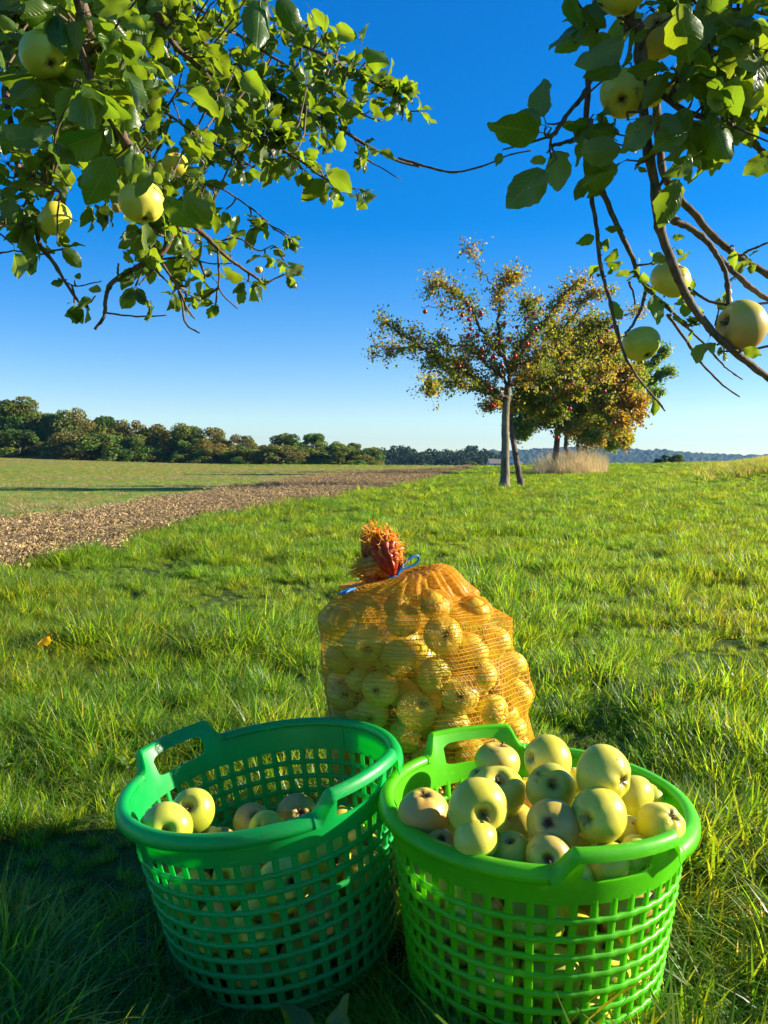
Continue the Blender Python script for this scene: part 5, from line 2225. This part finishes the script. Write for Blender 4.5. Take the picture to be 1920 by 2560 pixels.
# ---- left bough
branch([(560, -50), (640, 40), (740, 120), (830, 190), (930, 280), (1000, 330), (1100, 380), (1200, 440), (1330, 500), (1440, 570), (1560, 630), (1659, 660)], c1, 1.95, 2.25, .0100, .0032, 1.4, SM, pad=[(-.75, 1.7, 2.15)], lmax=.80)
branch([(860, 342), (930, 362), (980, 372), (1040, 360), (1100, 335), (1148, 325)], lambda x, y: (x * K, y * K), 2.25, 2.2, .0034, .0018, .0, SM)
branch([(590, -20), (660, 120), (700, 190), (800, 280), (870, 370), (920, 420), (1000, 500), (1080, 570), (1180, 630), (1260, 690), (1345, 740)], c1, 1.7, 1.95, .0072, .0024, 1.3, SM, pad=[(-.70, 1.5, 2.2)])
branch([(1040, -30), (1100, 80), (1180, 170), (1290, 220), (1400, 290), (1480, 330), (1540, 370), (1590, 440), (1585, 475)], c1, 2.1, 2.2, .0048, .0016, 1.1, SM, pad=[(-.35, 2.0, 2.35)], lmax=.9)
branch([(300, -40), (330, 180), (380, 340), (450, 480), (520, 600), (600, 700), (650, 800), (680, 900), (640, 1000), (560, 1045), (450, 1110), (420, 1170), (410, 1250), (375, 1300)], c1, 1.55, 1.62, .0115, .0028, .5, SM, pad=[(-.80, 1.35, 2.35)], lmax=.72)
branch([(640, 790), (750, 880), (830, 950), (890, 1010), (960, 1060), (1050, 1125)], c1, 1.65, 1.75, .0060, .0026, .8, SM)
branch([(410, 1235), (540, 1250), (660, 1245)], c1, 1.62, 1.62, .0020, .0014, .0)
branch([(640, 1040), (700, 1130), (740, 1220), (770, 1260)], c1, 1.6, 1.6, .0026, .0012, .15)
branch([(690, 1060), (715, 1180), (735, 1280), (790, 1315)], c1, 1.63, 1.6, .0030, .0014, .0)
branch([(862, 980), (865, 1080), (870, 1150), (940, 1220)], c1, 1.7, 1.7, .0026, .0010, .5, (.02, .04))
branch([(30, 420), (70, 650), (100, 750), (140, 860), (155, 960), (200, 1020), (250, 1100), (310, 1190), (350, 1215)], c1, 1.5, 1.6, .0060, .0022, .5, SM, lmax=.72)
branch([(30, 300), (25, 380), (30, 430)], c1, 1.5, 1.5, .007, .006, .6, SL)
branch([(-80, -50), (60, 60), (200, 120), (330, 190), (480, 340), (560, 430)], c1, 1.75, 1.9, .0090, .0030, .8, SL, pad=[(-.85, 1.1, 2.5)])
branch([(1400, 600), (1500, 660), (1585, 710)], c1, 2.2, 2.25, .0022, .0013, .0)
branch([(740, 1010), (800, 1035), (860, 1042), (920, 1040)], c1, 1.7, 1.7, .0018, .0010, .2, (.02, .04))
branch([(625, 1040), (590, 1080), (548, 1125)], c1, 1.62, 1.6, .0028, .0014, .0)
branch([(590, 1040), (680, 1130), (800, 1190)], c1, 1.62, 1.6, .0016, .0010, .3, (.025, .045))
branch([(700, -30), (820, 60), (960, 150), (1100, 240), (1250, 330), (1380, 420), (1450, 460), (1510, 480)], c1, 2.3, 2.4, .0050, .0018, 1.2, SM, lmax=.86)
branch([(480, 340), (620, 420), (760, 520), (900, 600), (1000, 660)], c1, 2.0, 2.1, .0040, .0020, 1.5, SM)
branch([(620, 700), (740, 720), (860, 740), (960, 800), (1040, 860), (1080, 905)], c1, 1.9, 1.95, .0030, .0012, 1.1, (.03, .05))
branch([(850, 960), (940, 940), (1020, 990), (1080, 970), (1120, 1000)], c1, 1.85, 1.85, .0020, .0010, .9, (.028, .05))
branch([(-40, 640), (40, 700), (95, 690), (180, 720), (240, 760)], c1, 1.45, 1.45, .0020, .0012, 1.2, SL)
branch([(-40, 900), (60, 880), (120, 900)], c1, 1.45, 1.5, .0020, .0012, 1.2, SL)
branch([(0, 1000), (60, 990), (100, 1000)], c1, 1.5, 1.5, .0016, .0010, .6, SL)
branch([(230, 1100), (300, 1130), (360, 1120), (400, 1110)], c1, 1.6, 1.6, .0016, .0010, .7, (.03, .05))
branch([(470, 1110), (465, 1070), (468, 1040)], c1, 1.6, 1.6, .0026, .0016, .0)


def fill(region, conv, n, d0, d1, sz, nl=(3, 6)):
    """leafy side shoots through a part of the bough, each joined to the nearest branch"""
    pts_ = [s_[0] for s_ in skel]
    for _ in range(n):
        x, y = R.uniform(region[0], region[2]), R.uniform(region[1], region[3])
        a, b = conv(x, y)
        p = pt(a, b, R.uniform(d0, d1))
        q = min(skel, key=lambda s_: (s_[0] - p).length_squared)
        dd = p - q[0]
        if dd.length > .16:
            p = q[0] + dd.normalized() * (.16 + .35 * (dd.length - .16))
        m_ = (p + q[0]) / 2 + rvec() * .012
        TWIGS.tube([q[0] - TO, m_ - TO, p - TO], [.0030, .0024, .0018], 5, False)
        spur(p, (p - q[0]).normalized(), R.randint(*nl), sz, .012)
        if R.random() < .6:
            spur(m_, (p - q[0]).normalized(), 2, sz, .01)


fill((-30, -60, 430, 520), c1, 46, 1.35, 2.0, (.05, .082))
fill((280, -60, 620, 820), c1, 42, 1.4, 2.1, SL)
fill((560, 60, 900, 300), c1, 6, 1.9, 2.4, SM)
fill((560, 300, 860, 860), c1, 34, 1.6, 2.3, SM)
fill((880, 300, 1240, 640), c1, 22, 1.8, 2.4, SM)
fill((1150, 150, 1420, 500), c1, 14, 2.0, 2.4, SM)
fill((820, -40, 1300, 200), c1, 12, 1.9, 2.4, SM)
fill((-20, 600, 240, 900), c1, 9, 1.35, 1.6, SM)
fill((520, 850, 800, 1080), c1, 10, 1.5, 1.8, (.035, .06))
fill((700, 1050, 870, 1200), c1, 4, 1.6, 1.8, (.02, .04))
fill((-30, -700, 900, -60), c1, 40, 1.3, 2.2, SL)

# ---- right bough
SR = (.052, .080)
RP = dict(conv=c2)
branch([(935, -60), (940, 150), (945, 350), (955, 560), (985, 800), (1020, 980), (1040, 1180), (1100, 1350), (1150, 1480), (1210, 1590), (1300, 1710), (1400, 1810), (1500, 1890), (1607, 1970), (1720, 2050)], c2, 1.28, 1.42, .0085, .0055, .0, SR, pad=[(.55, 1.15, 1.75)])
branch([(735, -40), (725, 80), (690, 250), (670, 420), (660, 600), (655, 800), (670, 930), (690, 1060), (715, 1200), (735, 1400), (780, 1560), (810, 1700), (850, 1830), (900, 1930), (960, 2010), (1020, 2080), (1070, 2145)], c2, 1.32, 1.45, .0058, .0014, .0, SR, pad=[(.42, 1.2, 1.75)])
branch([(690, 900), (770, 1060), (830, 1200), (890, 1320), (930, 1430), (1000, 1530), (1090, 1610), (1160, 1680), (1210, 1700)], c2, 1.36, 1.46, .0050, .0022, .0, SR)
branch([(1060, 900), (1130, 1020), (1220, 1110), (1300, 1210), (1400, 1300), (1500, 1370), (1607, 1430), (1720, 1500)], c2, 1.5, 1.55, .0075, .0062, .0, SR, pad=[tuple(pt(*c2(1020, 500), 1.48)), tuple(pt(*c2(1040, 750), 1.5))])
branch([(1085, 1120), (1130, 1155), (1200, 1190), (1290, 1260), (1350, 1350), (1390, 1440), (1400, 1560), (1390, 1650), (1340, 1760)], c2, 1.36, 1.42, .0060, .0030, .0, SR)
branch([(1350, 1340), (1450, 1440), (1530, 1510), (1607, 1560), (1700, 1600)], c2, 1.42, 1.44, .0050, .0045, .0)
branch([(955, 440), (1060, 500), (1170, 580), (1300, 620), (1380, 640)], c2, 1.3, 1.3, .0055, .0040, .6, SR)
branch([(1300, 270), (1400, 330), (1500, 400), (1640, 500)], c2, 1.3, 1.3, .0062, .0066, .3, SR, pad=[tuple(pt(*c2(1180, 60), 1.35)), tuple(pt(*c2(1230, 160), 1.32))])
branch([(1380, 560), (1450, 630), (1530, 740), (1607, 830), (1720, 950)], c2, 1.4, 1.4, .0045, .0050, .0)
branch([(1430, 600), (1480, 622), (1560, 660), (1660, 710)], c2, 1.42, 1.42, .0040, .0040, .0)
branch([(455, 715), (500, 690), (560, 600), (640, 500), (685, 420)], c2, 1.3, 1.33, .0030, .0032, .0)
branch([(965, 1530), (945, 1610), (915, 1670), (890, 1710), (862, 1738)], c2, 1.42, 1.4, .0028, .0020, .0)
branch([(1080, 1640), (1170, 1760), (1250, 1880), (1350, 1990), (1460, 2070)], c2, 1.46, 1.5, .0030, .0014, .0)
branch([(1150, 1680), (1250, 1770), (1350, 1880), (1400, 1930), (1475, 1980)], c2, 1.46, 1.46, .0022, .0011, .0)
branch([(1190, 1500), (1300, 1570), (1450, 1590), (1607, 1580), (1680, 1580)], c2, 1.42, 1.4, .0026, .0024, .0)
branch([(1470, 1335), (1500, 1310), (1550, 1290), (1607, 1265)], c2, 1.53, 1.5, .0024, .0018, .0)
branch([(1400, 1832), (1500, 1825), (1640, 1800)], c2, 1.38, 1.38, .0020, .0022, .0)
branch([(1270, 60), (1450, 50), (1640, 78)], c2, 1.4, 1.4, .0035, .0030, .3, SR)
branch([(880, 1470), (905, 1530), (912, 1590)], c2, 1.42, 1.42, .0022, .0014, .0)
branch([(1040, 1150), (1020, 1050), (1060, 940), (1140, 900), (1240, 800)], c2, 1.34, 1.3, .0030, .0020, .0)
branch([(660, 690), (560, 740), (470, 760)], c2, 1.32, 1.3, .0024, .0026, .0)
branch([(820, 1700), (830, 1760), (815, 1800), (812, 1822)], c2, 1.42, 1.42, .0020, .0012, .0)
branch([(1330, 1700), (1345, 1640), (1350, 1600)], c2, 1.4, 1.4, .0016, .0012, .0)

# leaves whose outline the photograph shows: stalk end, tip, metres away, how much the face turns to us
NAMED = [(415, 690, 125, 655, 1.25, .5), (425, 650, 240, 585, 1.27, .7), (440, 610, 425, 410, 1.28, .8), (430, 600, 345, 435, 1.32, .9), (445, 885, 245, 1085, 1.25, .9),
         (485, 790, 540, 1035, 1.3, .9), (450, 830, 355, 850, 1.3, .8), (480, 800, 575, 800, 1.32, .7), (530, 660, 645, 620, 1.34, .8), (770, 415, 625, 585, 1.25, .8),
         (835, 345, 640, 400, 1.25, .6), (850, 180, 580, 380, 1.22, .8), (640, 120, 590, 235, 1.3, .4), (570, -30, 625, 165, 1.22, .8), (700, 40, 610, 120, 1.25, .6),
         (840, 780, 585, 800, 1.24, .9), (650, 770, 830, 880, 1.27, .9), (820, 860, 640, 950, 1.3, .8), (800, 900, 700, 1075, 1.35, .9), (660, 930, 590, 1040, 1.34, .7),
         (720, 600, 800, 620, 1.3, .5), (960, 660, 840, 800, 1.22, .8), (1000, 600, 870, 790, 1.24, .8), (1130, 950, 1065, 1215, 1.24, .9), (1100, 940, 1150, 1080, 1.3, .8),
         (1210, 820, 1060, 930, 1.24, .8), (1190, 850, 1230, 960, 1.27, .4), (1220, 780, 1330, 900, 1.3, .8), (1180, 640, 1010, 780, 1.25, .7), (1140, 20, 1230, 350, 1.15, .9),
         (1200, 60, 1130, 200, 1.2, .7), (1340, 80, 1600, 260, 1.22, .8), (1300, 120, 1500, 100, 1.28, .8), (1440, 430, 1607, 590, 1.25, .7), (1380, 400, 1607, 400, 1.3, .7),
         (1300, 600, 1440, 850, 1.25, .9), (1320, 620, 1250, 900, 1.3, .8), (1400, 540, 1530, 610, 1.3, .7), (1650, 800, 1480, 880, 1.25, .8), (980, 150, 880, 200, 1.22, .5),
         (1150, 420, 1240, 340, 1.25, .7), (1180, 420, 1120, 560, 1.28, .6), (1190, 560, 1100, 720, 1.25, .6), (1340, 480, 1250, 640, 1.22, .8), (1480, 620, 1400, 760, 1.3, .6),
         (700, 1235, 600, 1275, 1.38, .8), (750, 1310, 785, 1235, 1.38, .6), (720, 1260, 725, 1305, 1.38, .7), (830, 1200, 750, 1190, 1.38, .3), (770, 1430, 800, 1395, 1.4, .5),
         (1110, 1240, 1175, 1235, 1.36, .8), (1130, 1300, 1160, 1335, 1.36, .4), (1030, 1340, 970, 1310, 1.4, .6), (1060, 1330, 1000, 1380, 1.38, .6), (930, 1430, 940, 1340, 1.42, .4),
         (940, 1440, 1010, 1480, 1.4, .7), (1010, 1540, 1040, 1700, 1.42, .9), (1080, 1560, 1130, 1500, 1.4, .5), (1120, 1430, 1170, 1400, 1.38, .6), (1210, 1510, 1220, 1450, 1.4, .6),
         (1110, 1650, 1180, 1680, 1.42, .6), (1290, 1790, 1240, 1920, 1.38, .9), (1330, 1830, 1280, 1800, 1.38, .5), (1480, 1820, 1580, 1860, 1.36, .8), (1430, 1310, 1430, 1400, 1.5, .7),
         (1400, 1470, 1450, 1450, 1.45, .5), (1520, 1380, 1520, 1450, 1.52, .6), (1400, 1600, 1310, 1570, 1.42, .6), (1380, 1680, 1300, 1610, 1.42, .5), (1210, 1720, 1190, 1790, 1.44, .5),
         (820, 1670, 800, 1555, 1.44, .8), (860, 1740, 900, 1680, 1.4, .5), (1010, 2090, 1015, 2180, 1.45, .8), (1560, 1540, 1607, 1570, 1.44, .5), (740, 1430, 720, 1460, 1.4, .6),
         (215, 800, 185, 870, 1.3, .6), (905, 700, 860, 760, 1.25, .6), (640, 40, 760, 140, 1.24, .7), (1050, 320, 1110, 360, 1.24, .4), (930, 870, 980, 900, 1.3, .7),
         (1250, 250, 1330, 420, 1.2, .8), (1050, 600, 1180, 700, 1.22, .7), (900, 600, 720, 640, 1.28, .6), (820, 700, 640, 660, 1.3, .7)]
NAMED_L = [(440, 620, 330, 840, 1.2, .95), (300, 640, 200, 560, 1.3, .8), (400, 520, 190, 620, 1.3, .9), (820, 180, 915, 320, 1.9, .8), (740, 370, 890, 460, 1.6, .9), (500, 280, 580, 440, 1.4, .7),
           (1030, 0, 1010, 190, 1.7, .95), (1100, -10, 1200, 150, 1.7, .9), (650, 780, 780, 920, 1.35, .8), (730, 760, 820, 930, 1.3, .9), (600, 690, 530, 780, 1.35, .8), (640, 720, 610, 680, 1.5, .5),
           (1230, 40, 1300, 120, 1.9, .6), (1410, 150, 1335, 90, 2.0, .7), (1430, 170, 1450, 90, 2.0, .6), (1440, 200, 1545, 245, 2.0, .6), (1460, 310, 1530, 280, 2.0, .5), (1290, 680, 1415, 760, 1.9, .9),
           (1280, 710, 1185, 815, 1.9, .8), (1500, 600, 1568, 630, 2.1, .9), (100, 600, 30, 640, 1.4, .6), (60, 1000, 95, 1125, 1.4, .9), (250, 980, 330, 1070, 1.4, .8), (150, 900, 240, 1010, 1.3, .8),
           (200, 740, 250, 765, 1.5, .6), (110, 760, 160, 900, 1.35, .7), (20, 790, 60, 880, 1.4, .7), (60, 560, 0, 480, 1.3, .7), (340, 90, 260, 150, 1.4, .9), (200, 500, 130, 560, 1.35, .8),
           (0, 60, 60, 120, 1.3, .6), (0, 200, 40, 270, 1.3, .8), (480, 60, 590, 130, 1.4, .6), (860, 480, 940, 560, 1.9, .8), (960, 290, 1060, 400, 1.8, .9), (1050, 580, 1010, 650, 1.8, .7),
           (1340, 520, 1385, 620, 2.0, .9), (600, 1210, 610, 1295, 1.62, .8), (595, 1215, 580, 1205, 1.62, .5), (360, 1180, 300, 1220, 1.55, .8), (310, 1210, 300, 1290, 1.6, .6), (340, 1220, 345, 1280, 1.6, .6),
           (250, 1110, 195, 1125, 1.6, .6), (1040, 1100, 1045, 1150, 1.75, .8), (1080, 990, 1125, 1010, 1.85, .7), (300, 1100, 320, 1070, 1.6, .6), (400, 1150, 350, 1140, 1.6, .6), (545, 1060, 530, 1090, 1.6, .8)]
for lst, cv in ((NAMED, c2), (NAMED_L, c1)):
    for (ax, ay, bx, by, d, fc) in lst:
        a = pt(*cv(ax, ay), d)
        b = pt(*cv(bx, by), d + R.uniform(-.02, .02))
        dd = b - a
        L = dd.length
        tocam = (CP - a).normalized()
        nn = (tocam * (-1 if R.random() < .45 else 1) * fc * 1.4 + rvec() * .75 + SUN_DIR * .2)
        place_leaf(a, dd, nn, L)
        q = min(skel, key=lambda s_: (s_[0] - a).length_squared)
        s0 = a - dd * .28
        if (q[0] - s0).length < .14:
            TWIGS.tube([q[0] - TO, (q[0] + s0) / 2 + rvec() * .004 - TO, s0 - TO], [.0022, .0016, .0012], 5, False)
fill((1000, 0, 1607, 300), c2, 7, 1.2, 1.5, SR, (3, 5))
fill((1000, 300, 1450, 760), c2, 9, 1.2, 1.45, SR, (2, 4))
fill((660, 560, 900, 820), c2, 4, 1.25, 1.4, SM, (2, 4))
fill((620, 40, 900, 240), c2, 3, 1.25, 1.4, SR, (2, 3))
fill((1550, 0, 2300, 700), c2, 14, 1.2, 1.5, SR)
fill((700, -600, 2000, -60), c2, 26, 1.2, 1.5, SR)
for (x, y) in [(930, 1440), (1180, 1500), (1300, 1690), (1400, 1620), (1480, 1330), (1180, 1690), (1000, 1560), (740, 1400), (1340, 1800), (1100, 1380)]:
    p = pt(*c2(x, y), 1.43)
    spur(p, UP, 3, (.018, .038), .008)
TWIGS.build('twigs', MAT_TWIG, tree)['kind'] = 'stuff'

# the three hundred leaves that show largest are parts, the rest one mass
def seen_size(l):
    p = l[3] - CP
    d = p.dot(CF)
    if d < .2:
        return 0
    px, py = 960 + F * p.dot(CR) / d, 1280 - F * p.dot(CU) / d
    if px < -40 or px > 1960 or py < -40 or py > 2600:
        return 0
    return l[2] / d


HA_CLEAR = [(c1, 218, 865, 64, 1.5), (c1, 540, 850, 40, 1.45), (c1, 692, 650, 40, 1.75), (c1, 463, 820, 24, 1.5), (c2, 852, 500, 105, 1.32), (c2, 1030, 215, 60, 1.36),
            (c2, 845, 0, 110, 1.25), (c2, 1110, 1450, 70, 1.46), (c2, 945, 1795, 95, 1.44), (c2, 1472, 1702, 120, 1.4)]


def hides(l):
    c = l[0] @ Vector((.5, 0, 0)) - CP
    d = c.dot(CF)
    if d < .2:
        return False
    px, py = 960 + F * c.dot(CR) / d, 1280 - F * c.dot(CU) / d
    for cv, x, y, r, da in HA_CLEAR:
        a, b = cv(x, y)
        rr0 = r / (1.58 if cv is c1 else 2.087)
        if d < da + .03 and math.hypot(px - a, py - b) < rr0 + .22 * l[2] / d * F:
            return True
    return False


LEAVES = [l for l in LEAVES if not hides(l)]
LEAVES.sort(key=seen_size, reverse=True)
rest_v, rest_f, rest_uv, rest_t = [], [], [], []
for n_, (M4, var, L, p) in enumerate(LEAVES):
    if n_ < 300:
        o = link('leaf', LM[var], tree)
        o.matrix_world = M4
        o.matrix_parent_inverse = Matrix.Translation(-TO)
        o.matrix_basis = M4
    else:
        v, f, u = LG[var]
        b = len(rest_v)
        A = np.array(v) @ np.array(M4.to_3x3()).T + np.array(M4.translation - TO)
        rest_v.extend(map(tuple, A))
        rest_f.extend([tuple(i + b for i in q) for q in f])
        rest_uv.extend(u)
        g_ = R.uniform(.75, 1.3)
        rest_t.extend([(g_ * R.uniform(.95, 1.1), g_, g_ * .95)] * len(v))
o = link('leaves', finish_leaf('leaves', rest_v, rest_f, rest_uv, rest_t), tree)
o['kind'] = 'stuff'
print('LEAVES', len(LEAVES))

# apples growing on it
HA = [(c1, 175, 215, 92, 'c', .3, .5, 0, 'g', 1.40), (c1, 218, 865, 66, 's', -1, -.8, 3, 'y', 1.5), (c1, 560, 800, 88, 'c', .1, .9, 1, 'y', 1.45),
      (c1, 692, 650, 52, 's', 0, -1, 2, 'y', 1.75), (c1, 463, 820, 22, 's', 0, -1, 4, 'r', 1.5), (c1, 1022, 1065, 15, 's', 0, -1, 1, 'r', 1.75), (c1, 412, 830, 20, 's', 0, -1, 1, 'g', 1.55),
      (c2, 845, -60, 135, 's', 0, -1, 3, 'y', 1.25), (c2, 1030, 190, 118, 'c', -.1, -.7, 4, 'o', 1.36), (c2, 852, 490, 122, 'c', -.05, .28, 0, 'y', 1.32),
      (c2, 990, 470, 88, 's', .5, -1, 5, 'y', 1.42), (c2, 1100, 1458, 104, 'c', .4, -.85, 2, 'y', 1.46), (c2, 945, 1795, 99, 'c', .42, .72, 0, 'g', 1.44),
      (c2, 1472, 1702, 133, 's', -.95, -.3, 3, 'r', 1.40), (c2, 1130, 480, 60, 's', -.9, -.9, 1, 'g', 1.42)]
for cv, cx, cy, r, kind, fx, fy, sh, col, d in HA:
    px, py = cv(cx, cy)
    rp = r / (1.58 if cv is c1 else 2.087)
    ray = CF + CR * ((px - 960) / F) + CU * ((1280 - py) / F)
    o = add_apple(CP + ray * d - TO, rp * d / F, feature_axis(kind, fx, fy, ray), sh, col, None, None, tree)

# a few broad weeds and fallen leaves in the grass
def weed(dx, dy, h, n, label, L=.11, up=1.0):
    px, py = dx * K, dy * K
    ray = CF + CR * ((px - 960) / F) + CU * ((1280 - py) / F)
    d = (h - H) / ray.z
    p = CP + ray * d
    e = link('broadleaf_weed', None)
    e.location = (p.x, p.y, 0)
    tag(e, label, 'plant')
    for k_ in range(n):
        v, f, u = LG[(k_ * 3) % 8]
        me = LM[(k_ * 3) % 8]
        o = link('leaf', me, e)
        a = k_ * 2.4 + R.random()
        dd = Vector((math.cos(a) * .6, math.sin(a) * .6, up * R.uniform(.5, 1))).normalized()
        nn = Vector((-math.cos(a), -math.sin(a), .8)) + rvec() * .3
        s_ = nn.cross(dd).normalized()
        n2 = dd.cross(s_)
        b = Vector((0, 0, h * .3)) + dd * L * .3
        o.matrix_basis = Matrix(((dd.x, s_.x, n2.x, b.x), (dd.y, s_.y, n2.y, b.y), (dd.z, s_.z, n2.z, b.z), (0, 0, 0, 1))) @ Matrix.Diagonal((L, L * .9, L, 1))
    return e


weed(690, 2190, .10, 3, 'dark broad-leaved weed in the shade in front of the teal-green basket', .07, 1.6)
weed(285, 1640, .05, 4, 'broad-leaved weed in the sunlit grass left of the teal-green basket', .05)
weed(20, 1640, .05, 3, 'small broad-leaved weed at the left edge of the meadow beside the basket', .05)


def fallen(dx, dy, h, label):
    px, py = dx * K, dy * K
    ray = CF + CR * ((px - 960) / F) + CU * ((1280 - py) / F)
    d = (h - H) / ray.z
    p = CP + ray * d
    me = LM[5].copy()
    me.name = 'fallen_leaf'
    a = me.color_attributes['tint']
    a.data.foreach_set('color', np.tile(np.array([6.0, 2.0, 1.0, 1.0], dtype=np.float32), len(a.data)))
    o = link('fallen_leaf', me)
    o.location = p
    o.scale = (.07, .07, .07)
    o.rotation_euler = (.2, .3, R.random() * 6)
    tag(o, label, 'leaf')


fallen(105, 1375, .10, 'curled orange-brown leaf lying on the grass at the left')
fallen(345, 1690, .08, 'curled brown leaf on the grass just left of the half-full basket')
